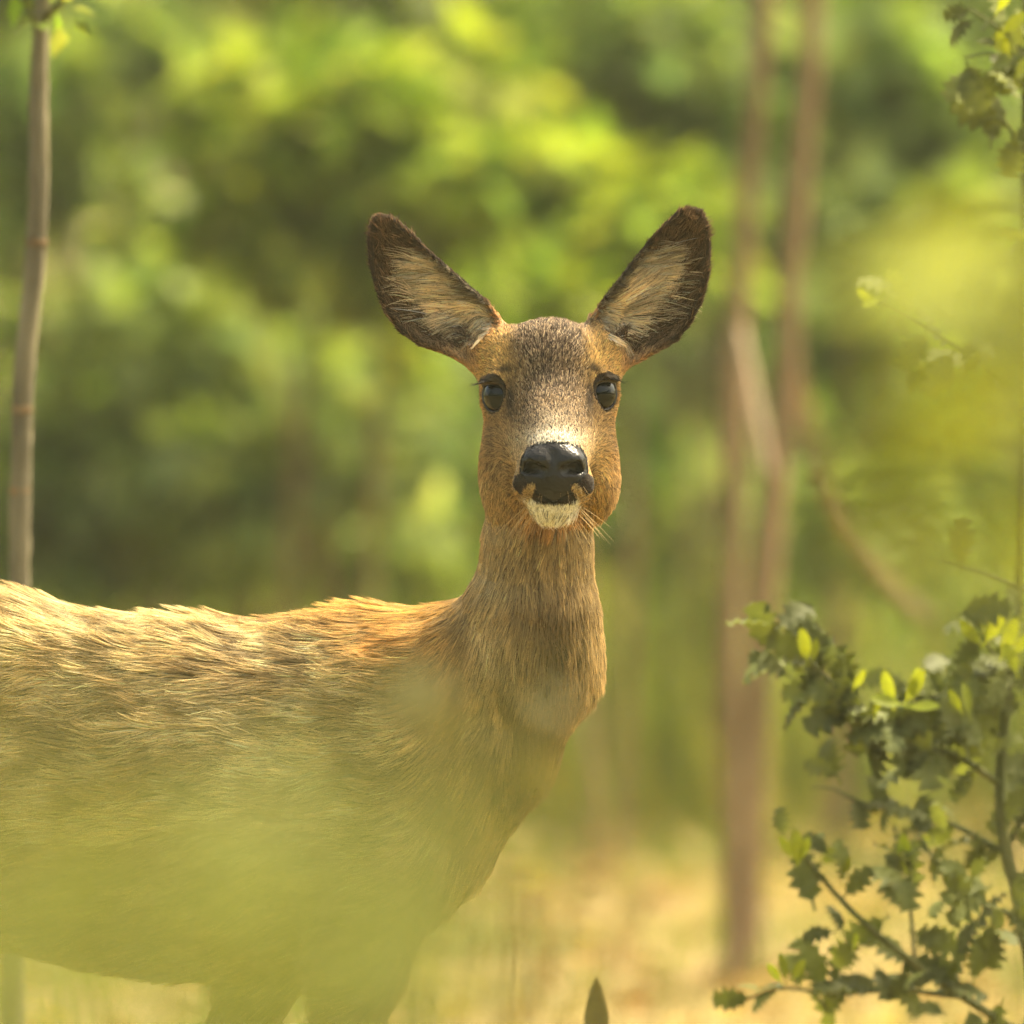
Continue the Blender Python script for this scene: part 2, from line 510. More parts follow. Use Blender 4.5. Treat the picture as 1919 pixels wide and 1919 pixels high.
d_tw = 15.4
gy = ground_row(d_tw) + 30
twin = stem_thing("young_tree", "blurred slender reddish brown tree with a straight trunk and a pale broken stub", "tree", [
    ("trunk", [(1378, gy, 0), (1372, 1500, 0), (1366, 1250, 0), (1374, 950, 0), (1382, 620, 0), (1396, 400, 0), (1418, 180, 0), (1436, -60, 0), (1450, -500, 0)], d_tw, [24, 22, 21, 21, 20, 18, 17, 16, 9], None),
    ("broken_branch", [(1384, 600, 0), (1402, 690, -0.05), (1422, 800, -0.09), (1442, 895, -0.12)], d_tw, [7, 10, 12, 11], M_STUMP),
], M_BARK)
stem_thing("young_tree", "blurred slender brown tree whose leaning trunk crosses its neighbour low down", "tree", [
    ("trunk", [(1408, gy - 60, 0), (1412, 1450, 0), (1420, 1200, 0), (1444, 980, 0), (1468, 780, 0), (1480, 560, 0), (1500, 300, 0), (1522, 60, 0), (1530, -450, 0)], d_tw + 0.25, [22, 24, 27, 28, 24, 21, 20, 19, 11], None),
    ("branch", [(1478, 620, 0), (1512, 780, 0.1), (1560, 930, 0.15), (1630, 1040, 0.2), (1730, 1160, 0.2)], d_tw + 0.3, [10, 13, 14, 15, 15], None),
], M_BARK)
stem_thing("young_tree", "faint pinkish brown trunk deep among the bright shrubs", "tree", [
    ("trunk", [(310, ground_row(20.5) + 20, 0), (300, 900, 0), (305, 500, 0), (300, 320, 0), (290, -100, 0)], 20.5, [24, 26, 25, 22, 14], M_STUMP),
], M_BARK)

d_sp = 11.1
sap = stem_thing("sapling", "thin grey brown sapling stem with small nodes behind the deer's back", "sapling", [
    ("trunk", [(18, ground_row(d_sp) + 20, 0), (24, 1800, 0), (28, 1400, 0), (36, 1090, 0), (38, 920, 0), (42, 770, 0), (50, 640, 0), (66, 500, 0), (73, 320, 0), (73, 180, 0), (76, 60, 0), (88, -120, 0), (80, -500, 0)], d_sp, [25, 23, 22, 20, 20.5, 20, 19.5, 19.5, 19, 18, 15, 12, 7], None),
    ("node", [(69, 446, 0), (68.5, 454, 0), (68, 462, 0)], d_sp, [19, 22, 19], M_BARK),
    ("node", [(43, 758, 0), (42, 767, 0), (41.5, 776, 0)], d_sp, [19, 22, 19], M_BARK),
    ("node", [(38.5, 912, 0), (38, 920, 0), (38, 928, 0)], d_sp, [19, 22, 19], M_BARK),
    ("twig", [(80, 40, 0), (98, 20, -0.02), (118, 5, -0.03), (132, -30, -0.04)], d_sp, [8, 7, 6, 4], M_BARK_GREEN),
    ("twig", [(78, 60, 0), (60, 30, -0.02), (48, -10, -0.03)], d_sp, [6, 5, 4], M_BARK_GREEN),
], M_BARK_PALE)
sap_leaf_cs = [np.array(at(x, y, d_sp - 0.03) - sap.location) for x, y in ((70, 40), (110, 15), (45, -20), (120, -60), (60, -150))]
V, F, c = leaf_cloud(sap_leaf_cs, [(0.022, 0.04, 0.022)] * 5, [5, 5, 6, 9, 12], 0.026, MG + YG, 61)
o_ = new_mesh("crown", V, F, M_LEAF, sap, smooth=False, colors=c); o_['kind'] = 'stuff'

# ------------------------------------------------------------------ roe deer
# modelled in "deer units": x = photo px, y = photo px (down), w = px towards the camera; one unit = S metres
Z_AXIS = CAM_H - DIST * math.sin(PITCH)


def to_world(P):
    P = np.asarray(P, dtype=float)
    return np.stack([(P[:, 0] - 959.5) * S, -P[:, 2] * S, Z_AXIS + (959.5 - P[:, 1]) * S + P[:, 2] * S * math.tan(PITCH)], 1)


GY = 959.5 + Z_AXIS / S              # ground row under the deer
FL = GY - 2686

EAR_L = np.array([(706, 404), (692, 424), (689, 455), (692, 500), (704, 545), (722, 590), (748, 622), (785, 647), (835, 664), (885, 690), (925, 690), (940, 640), (936, 596), (915, 566), (880, 537), (845, 506), (800, 467), (765, 432), (735, 408), (718, 402)], float)
EAR_R = np.array([(1298, 391), (1318, 398), (1330, 425), (1333, 470), (1330, 520), (1316, 570), (1294, 610), (1268, 640), (1235, 658), (1195, 682), (1150, 700), (1115, 660), (1106, 600), (1125, 570), (1152, 535), (1180, 498), (1212, 458), (1245, 422), (1270, 398), (1284, 390)], float)
EAR_L[:, 0] += 2; EAR_R[:, 0] -= 2
AX_L = (np.array([905., 640.]), np.array([722., 425.]))
AX_R = (np.array([1135., 640.]), np.array([1296., 412.]))


def poly_sdf(X, Y, P):
    d = np.full(X.shape, 1e9); inside = np.zeros(X.shape, bool)
    n = len(P)
    for i in range(n):
        a, b = P[i], P[(i + 1) % n]
        ex, ey = b - a
        t = np.clip(((X - a[0]) * ex + (Y - a[1]) * ey) / (ex * ex + ey * ey), 0, 1)
        d = np.minimum(d, np.hypot(X - a[0] - t * ex, Y - a[1] - t * ey))
        c = ((a[1] > Y) != (b[1] > Y)) & (X < ex * (Y - a[1]) / (ey if ey else 1e-9) + a[0])
        inside ^= c
    return np.where(inside, -d, d)


def ear_w0(X, Y, P, A):
    """depth of the concave ear blade"""
    a, b = A
    ax = (b - a) / np.linalg.norm(b - a)
    L = np.linalg.norm(b - a)
    t = ((X - a[0]) * ax[0] + (Y - a[1]) * ax[1]) / L
    edge = -poly_sdf(X, Y, P)
    cup = 62 * np.clip(1 - t, 0, 1) ** 0.5 * (1 - np.exp(-np.clip(edge, 0, None) / 34.0))
    return -70 + 22 * np.clip(t, -0.2, 1) - cup


EYES = [dict(c=np.array([924., 739., 0.]), s=-1), dict(c=np.array([1136., 735., 0.]), s=1)]
for e in EYES:
    e['n'] = np.array([e['s'] * 0.60, -0.10, 0.79]); e['n'] /= np.linalg.norm(e['n'])
    e['p'] = np.array([e['c'][0], e['c'][1], 22.0])       # centre of the visible cap
    e['R'] = 40.0
    e['o'] = e['p'] - e['n'] * 31.0


def deer_field():
    gx = np.concatenate([np.arange(-1330, 660, 14.0), np.arange(660, 1366, 3.1), np.arange(1366, 1420, 14.0)])
    gy_ = np.concatenate([np.arange(360, 1010, 3.1), np.arange(1010, 2720, 12.0)])
    gw = np.concatenate([np.arange(-540, -170, 12.0), np.arange(-170, 262, 3.1)])
    f = np.full((len(gx), len(gy_), len(gw)), 500.0, dtype=np.float32)

    def sl(g, a, b):
        return slice(max(np.searchsorted(g, a) - 1, 0), min(np.searchsorted(g, b) + 1, len(g)))

    def apply(lo, hi, fn, k, sub=False):
        m = k + 40
        s = (sl(gx, lo[0] - m, hi[0] + m), sl(gy_, lo[1] - m, hi[1] + m), sl(gw, lo[2] - m, hi[2] + m))
        X = gx[s[0]][:, None, None].astype(np.float32); Y = gy_[s[1]][None, :, None].astype(np.float32); W = gw[s[2]][None, None, :].astype(np.float32)
        d = fn(X, Y, W)
        a = f[s]
        if sub:
            d = -d
            h = np.maximum(k - np.abs(a - d), 0) / k
            f[s] = np.maximum(a, d) + h * h * k * 0.25
        else:
            h = np.maximum(k - np.abs(a - d), 0) / k
            f[s] = np.minimum(a, d) - h * h * k * 0.25

    def ell(c, r, k=30, sub=False, rot=0.0):
        c = np.array(c, float); r = np.array(r, float)
        R = max(r[0], r[1]) if rot else None
        rb = np.array([R, R, r[2]]) if rot else r
        cs, sn = math.cos(rot), math.sin(rot)

        def fn(X, Y, W):
            x, y, w = X - c[0], Y - c[1], W - c[2]
            if rot:
                x, y = cs * x + sn * y, -sn * x + cs * y
            k0 = np.sqrt((x / r[0]) ** 2 + (y / r[1]) ** 2 + (w / r[2]) ** 2)
            k1 = np.sqrt((x / r[0] ** 2) ** 2 + (y / r[1] ** 2) ** 2 + (w / r[2] ** 2) ** 2) + 1e-6
            return k0 * (k0 - 1) / k1
        apply(c - rb, c + rb, fn, k, sub)

    def cone(a, b, ra, rb, k=30, sw=1.0, sub=False):
        a = np.array(a, float); b = np.array(b, float)
        R = max(ra, rb)
        lo = np.minimum(a, b) - R * max(1, sw); hi = np.maximum(a, b) + R * max(1, sw)

        def fn(X, Y, W):
            e = b - a
            e = e * np.array([1, 1, 1 / sw])
            px, py, pw = X - a[0], Y - a[1], (W - a[2]) / sw
            t = np.clip((px * e[0] + py * e[1] + pw * e[2]) / (e @ e), 0, 1)
            return (np.sqrt((px - t * e[0]) ** 2 + (py - t * e[1]) ** 2 + (pw - t * e[2]) ** 2) - (ra + (rb - ra) * t)) * min(1.0, sw)
        apply(lo, hi, fn, k, sub)

    def chain(pts, k=30, sw=1.0):
        for (a, ra), (b, rb) in zip(pts[:-1], pts[1:]):
            cone(a, b, ra, rb, k, sw)

    # trunk of the body
    ell((330, 1506, -250), (540, 334, 215), 60)
    ell((690, 1452, -245), (262, 312, 205), 80)
    ell((-280, 1472, -250), (500, 356, 205), 80)
    ell((-720, 1430, -250), (380, 322, 205), 80)
    cone((-900, 1245, -250), (0, 1256, -248), 128, 126, 70)
    cone((0, 1256, -248), (360, 1312, -245), 126, 122, 70)
    cone((360, 1312, -245), (850, 1304, -235), 122, 122, 70)
    # neck
    cone((850, 1340, -215), (985, 1180, -130), 182, 118, 80)
    chain([((1008, 1010, -95), 88), ((1003, 1120, -110), 98), ((996, 1240, -130), 114), ((928, 1390, -160), 108), ((818, 1540, -190), 116)], 50, 1.05)
    cone((1022, 850, -70), (1008, 1010, -95), 94, 88, 50)
    # shoulder and near foreleg
    ell((740, 1480, -110), (150, 270, 82), 90, rot=0.25)
    chain([((745, 1610, -120), 110), ((672, 1800, -105), 84), ((654, 1930, -110), 58), ((646, 2080, -115), 43)], 36)
    chain([((646, 2080, -115), 43), ((655, 2280, -115), 31), ((655, 2320, -115), 32), ((652, 2520, -118), 22), ((655, 2575, -112), 27), ((672, 2630, -100), 22)], 20)
    cone((676, 2634 + FL, -98), (694, 2662 + FL, -90), 24, 23, 14)
    # far foreleg
    chain([((640, 1640, -340), 120), ((486, 1810, -345), 84), ((450, 1940, -345), 56), ((452, 2080, -345), 44), ((462, 2290, -345), 31), ((462, 2330, -345), 32), ((450, 2520, -345), 22), ((452, 2575, -340), 27), ((468, 2630, -330), 22)], 40)
    cone((472, 2634 + FL, -328), (492, 2662 + FL, -320), 24, 23, 14)
    # hind legs: thigh, stifle forward, hock back
    for (dx, w) in ((0, -140), (-150, -355)):
        ell((-760 + dx * .5, 1560, w - 10), (230, 330, 90), 80, rot=-0.25)
        chain([((-720 + dx * .6, 1650, w), 150), ((-610 + dx, 1830, w), 105), ((-760 + dx, 2020, w), 62), ((-862 + dx, 2150, w), 44), ((-880 + dx, 2180, w), 43), ((-850 + dx, 2330, w), 30), ((-815 + dx, 2530, w), 25), ((-810 + dx, 2580, w + 4), 29), ((-792 + dx, 2632, w + 10), 23)], 40)
        cone((-788 + dx, 2634 + FL, w + 12), (-768 + dx, 2662 + FL, w + 20), 24, 23, 14)
    ell((-1085, 1300, -250), (35, 60, 40), 40)
    # head
    ell((1030, 693, -62), (104, 88, 112), 30)
    ell((1030, 672, -20), (84, 62, 70), 40)
    for e in (-1, 1):
        ell((1030 + e * 92, 728, -22), (38, 52, 58), 34)
        ell((1030 + e * 64, 838, -50), (58, 112, 86), 44)
        ell((1030 + e * 60, 900, -48), (56, 70, 70), 40)
        ell((1030 + e * 104, 664, -72), (40, 46, 46), 44)
    ell((1122, 915, -28), (26, 44, 46), 26)
    cone((1030, 752, 0), (1036, 856, 150), 84, 56, 50)
    cone((1032, 800, 20), (1036, 905, 140), 74, 58, 40)
    ell((1036, 872, 172), (54, 34, 40), 22)
    for e in (-1, 1):
        ell((1036 + e * 30, 866, 192), (28, 25, 24), 14)
        ell((1036 + e * 42, 910, 160), (33, 32, 42), 22)
    ell((1037, 908, 184), (30, 34, 26), 20)
    ell((1037, 943, 142), (49, 27, 48), 12)
    # mouth line and the notch under the nose
    cone((992, 934, 186), (1037, 932, 214), 3, 3, 5, sub=True)
    cone((1037, 932, 214), (1082, 934, 188), 3, 3, 5, sub=True)
    # nostrils: commas opening to the side
    for e in (-1, 1):
        cone((1036 + e * 23, 882, 214), (1036 + e * 40, 876, 204), 9, 10, 8, sub=True)
        cone((1036 + e * 40, 876, 204), (1036 + e * 50, 885, 186), 9, 5, 8, sub=True)
    cone((1036, 852, 214), (1036, 880, 222), 4, 4, 14, sub=True)
    # ears
    for P, A in ((EAR_L, AX_L), (EAR_R, AX_R)):
        lo = np.array([P[:, 0].min(), P[:, 1].min(), -160]); hi = np.array([P[:, 0].max(), P[:, 1].max(), -20])

        def fn(X, Y, W, P=P, A=A):
            X2, Y2 = X[:, :, 0] + 0 * Y[:, :, 0], Y[:, :, 0] + 0 * X[:, :, 0]
            d2 = poly_sdf(X2, Y2, P)
            w0 = ear_w0(X2, Y2, P, A)
            t = 6.5
            dw = np.abs(W - w0[:, :, None]) * 0.75 - t
            q = d2[:, :, None] + 4.0
            return (np.minimum(np.maximum(q, dw), 0) + np.hypot(np.maximum(q, 0), np.maximum(dw, 0))).astype(np.float32) - 2.0
        apply(lo, hi, fn, 16)
        b = A[0]
        t = A[0] * 0.86 + A[1] * 0.14
        cone((b[0] + (1030 - b[0]) * .25, b[1] + 25, -80), (t[0], t[1] + 6, -128), 42, 40, 34)
    for P, A in ((EAR_L, AX_L), (EAR_R, AX_R)):          # the hollow of the ear
        a, b = A
        cone((*(a * 0.95 + b * 0.05), -66), (*(a * 0.82 + b * 0.18), -78), 14, 17, 20, sub=True)
    # eye sockets
    for e in EYES:
        ell(e['o'] + e['n'] * 6, (e['R'] - 1,) * 3, 8, sub=True)
        p_, s_ = e['p'], e['s']          # fleshy upper lid that hoods the eye
        cone(p_ + np.array([-s_ * 27, -16, 6]), p_ + np.array([-s_ * 6, -30, 6]), 7, 9, 8)
        cone(p_ + np.array([-s_ * 6, -30, 6]), p_ + np.array([s_ * 18, -24, -4]), 9, 7, 8)
    return gx, gy_, gw, f


def surface_nets(gx, gy_, gw, f):
    ins = f < 0
    nx, ny, nz = f.shape
    cnt = np.zeros((nx - 1, ny - 1, nz - 1), dtype=np.int8)
    for dx in (0, 1):
        for dy in (0, 1):
            for dz in (0, 1):
                cnt += ins[dx:nx - 1 + dx, dy:ny - 1 + dy, dz:nz - 1 + dz]
    act = (cnt > 0) & (cnt < 8)
    I = np.argwhere(act)
    idx = np.full(act.shape, -1, dtype=np.int64); idx[act] = np.arange(len(I))
    acc = np.zeros((len(I), 3)); num = np.zeros(len(I))
    G = (gx, gy_, gw)
    cor = [(a, b, c) for a in (0, 1) for b in (0, 1) for c in (0, 1)]
    for a in cor:
        for ax in range(3):
            if a[ax]: continue
            b = list(a); b[ax] = 1
            ia = I + np.array(a); ib = I + np.array(b)
            fa = f[ia[:, 0], ia[:, 1], ia[:, 2]]; fb = f[ib[:, 0], ib[:, 1], ib[:, 2]]
            m = (fa < 0) != (fb < 0)
            t = np.where(m, fa / np.where(m, fa - fb, 1), 0)
            pa = np.stack([G[q][ia[:, q]] for q in range(3)], 1); pb = np.stack([G[q][ib[:, q]] for q in range(3)], 1)
            acc[m] += (pa + (pb - pa) * t[:, None])[m]; num[m] += 1
    V = acc / num[:, None]
    quads = []
    for ax in range(3):
        o1, o2 = (ax + 1) % 3, (ax + 2) % 3
        s0 = [slice(None)] * 3; s1 = [slice(None)] * 3
        s0[ax] = slice(0, -1); s1[ax] = slice(1, None)
        A, B = ins[tuple(s0)], ins[tuple(s1)]
        E = np.argwhere(A != B)
        ok = (E[:, o1] > 0) & (E[:, o2] > 0) & (E[:, o1] < f.shape[o1] - 1) & (E[:, o2] < f.shape[o2] - 1)
        E = E[ok]
        flip = ~A[E[:, 0], E[:, 1], E[:, 2]]
        c = []
        for (u, v) in ((0, 0), (1, 0), (1, 1), (0, 1)):
            K = E.copy(); K[:, o1] -= u; K[:, o2] -= v
            c.append(idx[K[:, 0], K[:, 1], K[:, 2]])
        Q = np.stack(c, 1)
        Q[flip] = Q[flip][:, ::-1]
        quads.append(Q)
    return V, np.concatenate(quads)


def smooth_verts(V, Q, it, lam=0.5):
    e = np.concatenate([Q[:, [0, 1]], Q[:, [1, 2]], Q[:, [2, 3]], Q[:, [3, 0]]])
    n = len(V)
    deg = np.bincount(e.ravel(), minlength=n)[:, None]
    for k in range(it):
        s = np.zeros_like(V)
        for c in range(3):
            s[:, c] = np.bincount(e[:, 0], V[e[:, 1], c], n) + np.bincount(e[:, 1], V[e[:, 0], c], n)
        l = lam if k % 2 == 0 else -lam * 0.9
        V = V + l * (s / deg - V)
    return V


_gx, _gy, _gw, _f = deer_field()
DV, DQ = surface_nets(_gx, _gy, _gw, _f)
del _f
DV = smooth_verts(DV, DQ, 6)
# the mirror of y (photo rows run down) turns the winding round
_n = np.cross(DV[DQ[:, 1]] - DV[DQ[:, 0]], DV[DQ[:, 2]] - DV[DQ[:, 0]])
_top = np.argmax(DV[DQ].mean(1)[:, 2])
if _n[_top, 2] < 0:
    DQ = DQ[:, ::-1]
DTRI = np.concatenate([DQ[:, [0, 1, 2]], DQ[:, [0, 2, 3]]])


# ---- coat colours, as a function of place on the animal
def sstep(a, b, x):
    t = np.clip((x - a) / (b - a), 0, 1)
    return t * t * (3 - 2 * t)


def gauss(x, y, cx, cy, rx, ry):
    return np.exp(-((x - cx) / rx) ** 2 - ((y - cy) / ry) ** 2)


NOSE = np.array([(983, 858), (990, 843), (1010, 836), (1037, 834), (1064, 836), (1085, 843), (1094, 858), (1098, 886), (1111, 898), (1113, 912), (1106, 926), (1096, 930), (1086, 915), (1070, 904), (1071, 922), (1082, 934), (1060, 938), (1037, 939), (1016, 938), (994, 934), (1004, 922), (1004, 904), (990, 910), (978, 928), (968, 922), (961, 908), (966, 896), (980, 884)], float)
NOSEPAD = np.array([(981, 862), (990, 842), (1010, 836), (1037, 834), (1064, 836), (1085, 842), (1096, 862), (1098, 888), (1084, 902), (1066, 908), (1066, 924), (1037, 938), (1008, 924), (1008, 908), (990, 902), (977, 888)], float)


def regions(P):
    x, y, w = P[:, 0], P[:, 1], P[:, 2]
    el = poly_sdf(x, y, EAR_L); er = poly_sdf(x, y, EAR_R)
    dl = np.hypot(x - 1030, (y - 700) * 1.0)
    ear = ((np.minimum(el, er) < 8) & (w < -30) & (dl > 125) & (y < 700))
    head = (y < 985) & ~ear & (x > 800)
    nose = (w > 60) & (poly_sdf(x, y, NOSE) < 0)
    pad = (w > 60) & (poly_sdf(x, y, NOSEPAD) < 3)
    return el, er, ear, head, nose, pad


def coat(P, seed=0):
    """albedo of the coat at points P"""
    x, y, w = P[:, 0], P[:, 1], P[:, 2]
    n = len(P)
    el, er, ear, head, nose, pad = regions(P)
    C = np.tile(lin(178, 138, 84), (n, 1))

    def mixin(col, a):
        a = np.clip(a, 0, 1)[:, None]
        C[:] = C * (1 - a) + np.array(col) * a
    nz = vnoise(P, 1 / 38.0, 5); nf = vnoise(P, 1 / 9.0, 6); nb = vnoise(P, 1 / 120.0, 7)
    body = sstep(985, 1100, y)
    # body: buff with orange along the spine before the withers, greyer below
    ridge = sstep(1215, 1140, y) * sstep(330, 560, x) * sstep(900, 820, x)
    mixin(lin(208, 178, 126), body * sstep(900, 700, x))
    mixin(lin(202, 138, 62), body * gauss(x, y, 760, 1200, 110, 70) * 0.8)
    mixin(lin(192, 140, 62), ridge * 0.8)
    mixin(lin(150, 112, 62), body * (nz > 0.56) * 0.55 * sstep(900, 700, x))
    mixin(lin(172, 140, 92), body * sstep(1500, 1750, y))
    # neck: buff with a darker throat
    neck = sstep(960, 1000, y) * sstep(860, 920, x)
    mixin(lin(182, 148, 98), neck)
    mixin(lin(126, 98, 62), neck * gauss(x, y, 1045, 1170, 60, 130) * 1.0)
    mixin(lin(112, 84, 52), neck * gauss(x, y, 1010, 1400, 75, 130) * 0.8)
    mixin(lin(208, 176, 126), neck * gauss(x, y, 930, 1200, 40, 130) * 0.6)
    # head
    h = head.astype(float)
    mixin(lin(180, 139, 90), h)
    mixin(lin(210, 160, 84), h * (gauss(x, y, 938, 668, 48, 50) + gauss(x, y, 1124, 668, 48, 50)) * 0.95)
    mixin(lin(222, 164, 94), h * sstep(105, 132, np.abs(x - 1030)) * sstep(720, 780, y) * sstep(830, 790, y))
    mixin(lin(216, 162, 88), h * sstep(100, 130, np.abs(x - 1030)) * sstep(720, 690, y))
    mixin(lin(112, 88, 68), h * sstep(92, 48, np.abs(x - 1030)) * sstep(705, 665, y) * (0.65 + 0.4 * nz))
    mixin(lin(112, 88, 68), h * sstep(82, 34, np.abs(x - 1032)) * sstep(650, 700, y) * sstep(830, 770, y) * (0.35 + 0.75 * nz))
    mixin(lin(124, 92, 58), h * (gauss(x, y, 972, 775, 30, 40) + gauss(x, y, 1094, 775, 28, 40)) * 0.75)
    mixin(lin(206, 184, 156), h * gauss(x, y, 1036, 800, 36, 28) * 0.8)
    mixin(lin(238, 222, 198), h * gauss(x, y, 1037, 824, 50, 17) * 1.2)
    mixin(lin(196, 166, 128), h * (gauss(x, y, 970, 850, 14, 34) + gauss(x, y, 1106, 850, 12, 34)) * 0.6)
    mixin(lin(188, 150, 100), h * sstep(860, 900, y) * sstep(70, 90, np.abs(x - 1036)))
    mixin(lin(216, 164, 84), h * gauss(x, y, 1122, 895, 20, 70) * 0.8)  # golden backlit rim of this one cheek, painted into the coat colour
    mixin(lin(146, 104, 66), h * gauss(x, y, 1143, 900, 10, 50) * 0.5)
    mixin(lin(90, 66, 42), h * (gauss(x, y, 925, 800, 12, 60) * 0.3))
    # lips, chin
    mixin(lin(182, 150, 104), h * (w > 60) * (gauss(x, y, 998, 915, 13, 12) + gauss(x, y, 1082, 917, 13, 13)))
    mixin(lin(255, 248, 236), h * (w > 60) * sstep(929, 935, y) * sstep(980, 962, y) * sstep(60, 42, np.abs(x - 1037)))
    mixin(lin(196, 138, 74), h * (w < 60) * sstep(940, 965, y) * sstep(70, 40, np.abs(x - 1037)))
    mixin(lin(62, 48, 40), nose.astype(float))
    mixin(np.array([0.012, 0.010, 0.010]), pad.astype(float))
    # eyes: black lids
    for e in EYES:
        d = np.linalg.norm(P - e['p'], axis=1)
        mixin(lin(40, 28, 20), (d < 39).astype(float) * 0.95)
    for (cx, cy, rx, ry) in ((958, 750, 10, 36), (1103, 748, 9, 36), (950, 697, 20, 7), (1110, 695, 18, 8)):
        mixin(lin(44, 32, 24), h * gauss(x, y, cx, cy, rx, ry) * 0.9)
    # ears
    e_ = ear.astype(float)
    edge = -np.minimum(el, er)
    mixin(lin(74, 56, 40), e_)
    for P_, A in ((EAR_L, AX_L), (EAR_R, AX_R)):
        a, b = A
        L = np.linalg.norm(b - a); ax = (b - a) / L
        nr = np.array([-ax[1], ax[0]]) * (1 if A is AX_L else -1)      # towards the inner (upper) edge
        t = ((x - a[0]) * ax[0] + (y - a[1]) * ax[1]) / L
        v = ((x - a[0]) * nr[0] + (y - a[1]) * nr[1])
        if A is AX_L: v = v
        sel = e_ * (x < 1030 if A is AX_L else x > 1030)
        mixin(lin(204, 172, 130), sel * sstep(-22, 12, v) * sstep(0.78, 0.6, t) * sstep(4, 14, edge))
        mixin(lin(206, 150, 96), sel * sstep(0.22, 0.05, t))
        mixin(lin(190, 150, 108), sel * sstep(0.5, 0.25, t) * sstep(10, -20, v) * 0.6)
        mixin(lin(82, 64, 44), sel * sstep(0.68, 0.9, t) * 0.8)
        mixin(lin(62, 46, 34), sel * sstep(12, 3, edge) * sstep(0.08, 0.3, t))
    # hoofs
    mixin(np.array([0.02, 0.018, 0.016]), sstep(2636, 2650, y - FL))
    lum = (C @ np.array([0.3, 0.6, 0.1]))[:, None]
    C = np.maximum(lum + (C - lum) * 0.92, 0.003)
    sat = np.clip(1 - C.min(1) / (C.max(1) + 1e-6), 0, 1)[:, None]
    C = C * (1 + sat * np.array([0.0, 0.13, 0.06]))
    return C, ear, head, nose, pad


# ---- body mesh
def deer_skin():
    m, nt, out = mat_new("deer_skin")
    N, L = nt.nodes.new, nt.links.new
    a = N("ShaderNodeVertexColor"); a.layer_name = 'tint'
    wet = N("ShaderNodeAttribute"); wet.attribute_name = 'wet'
    p = N("ShaderNodeBsdfPrincipled")
    mr = N("ShaderNodeMapRange"); mr.inputs[3].default_value = 0.85; mr.inputs[4].default_value = 0.30
    L(wet.outputs['Fac'], mr.inputs[0]); L(mr.outputs[0], p.inputs['Roughness'])
    sp = N("ShaderNodeMapRange"); sp.inputs[3].default_value = 0.1; sp.inputs[4].default_value = 0.28
    L(wet.outputs['Fac'], sp.inputs[0]); L(sp.outputs[0], p.inputs['Specular IOR Level'])
    L(a.outputs[0], p.inputs['Base Color'])
    tc = N("ShaderNodeTexCoord"); vo = N("ShaderNodeTexVoronoi"); vo.inputs['Scale'].default_value = 520
    L(tc.outputs['Object'], vo.inputs['Vector'])
    bp = N("ShaderNodeBump"); bp.inputs['Distance'].default_value = 0.0008; bp.inputs['Strength'].default_value = 0.45
    n2 = N("ShaderNodeTexNoise"); n2.inputs['Scale'].default_value = 150
    L(tc.outputs['Object'], n2.inputs['Vector'])
    ad = N("ShaderNodeMath"); ad.operation = 'MULTIPLY_ADD'; ad.inputs[1].default_value = 2.0
    L(n2.outputs['Fac'], ad.inputs[0]); L(vo.outputs['Distance'], ad.inputs[2]); L(ad.outputs[0], bp.inputs['Height']); L(bp.outputs[0], p.inputs['Normal'])
    L(p.outputs[0], out.inputs[0])
    return m


deer_base = Vector((float((0 - 959.5) * S), 250 * S, 0))
deer = empty("roe_deer", deer_base, "alert tan roe deer doe with dark nose and raised ears, standing side-on, facing the viewer", "deer")
OFF = np.array(deer_base)
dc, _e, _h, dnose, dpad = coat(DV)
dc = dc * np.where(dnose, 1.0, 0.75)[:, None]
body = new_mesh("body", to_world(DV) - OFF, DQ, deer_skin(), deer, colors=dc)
wa = body.data.attributes.new('wet', 'FLOAT', 'POINT')
wv = dpad.astype(np.float32)
for e in EYES:
    wv = np.maximum(wv, (np.linalg.norm(DV - e['p'], axis=1) < 36) * 0.8)
wa.data.foreach_set('value', wv.astype(np.float32))


# ---- fur
def hair_material(name):
    m, nt, out = mat_new(name)
    N, L = nt.nodes.new, nt.links.new
    a = N("ShaderNodeAttribute"); a.attribute_name = 'hair_color'
    hi = N("ShaderNodeHairInfo")
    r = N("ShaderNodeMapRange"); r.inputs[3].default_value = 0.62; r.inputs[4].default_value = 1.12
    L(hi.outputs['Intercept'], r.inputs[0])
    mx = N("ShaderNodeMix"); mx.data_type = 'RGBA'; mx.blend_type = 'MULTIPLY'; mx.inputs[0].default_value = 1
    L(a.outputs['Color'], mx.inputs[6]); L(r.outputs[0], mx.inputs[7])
    d = N("ShaderNodeBsdfPrincipled"); d.inputs['Roughness'].default_value = 0.55; d.inputs['Specular IOR Level'].default_value = 0.25
    L(mx.outputs[2], d.inputs['Base Color'])
    t = N("ShaderNodeBsdfTranslucent"); L(mx.outputs[2], t.inputs[0])
    s = N("ShaderNodeMixShader"); s.inputs[0].default_value = 0.38
    L(d.outputs[0], s.inputs[1]); L(t.outputs[0], s.inputs[2]); L(s.outputs[0], out.inputs[0])
    return m


M_HAIR = hair_material("fur_hair")
HP = 6


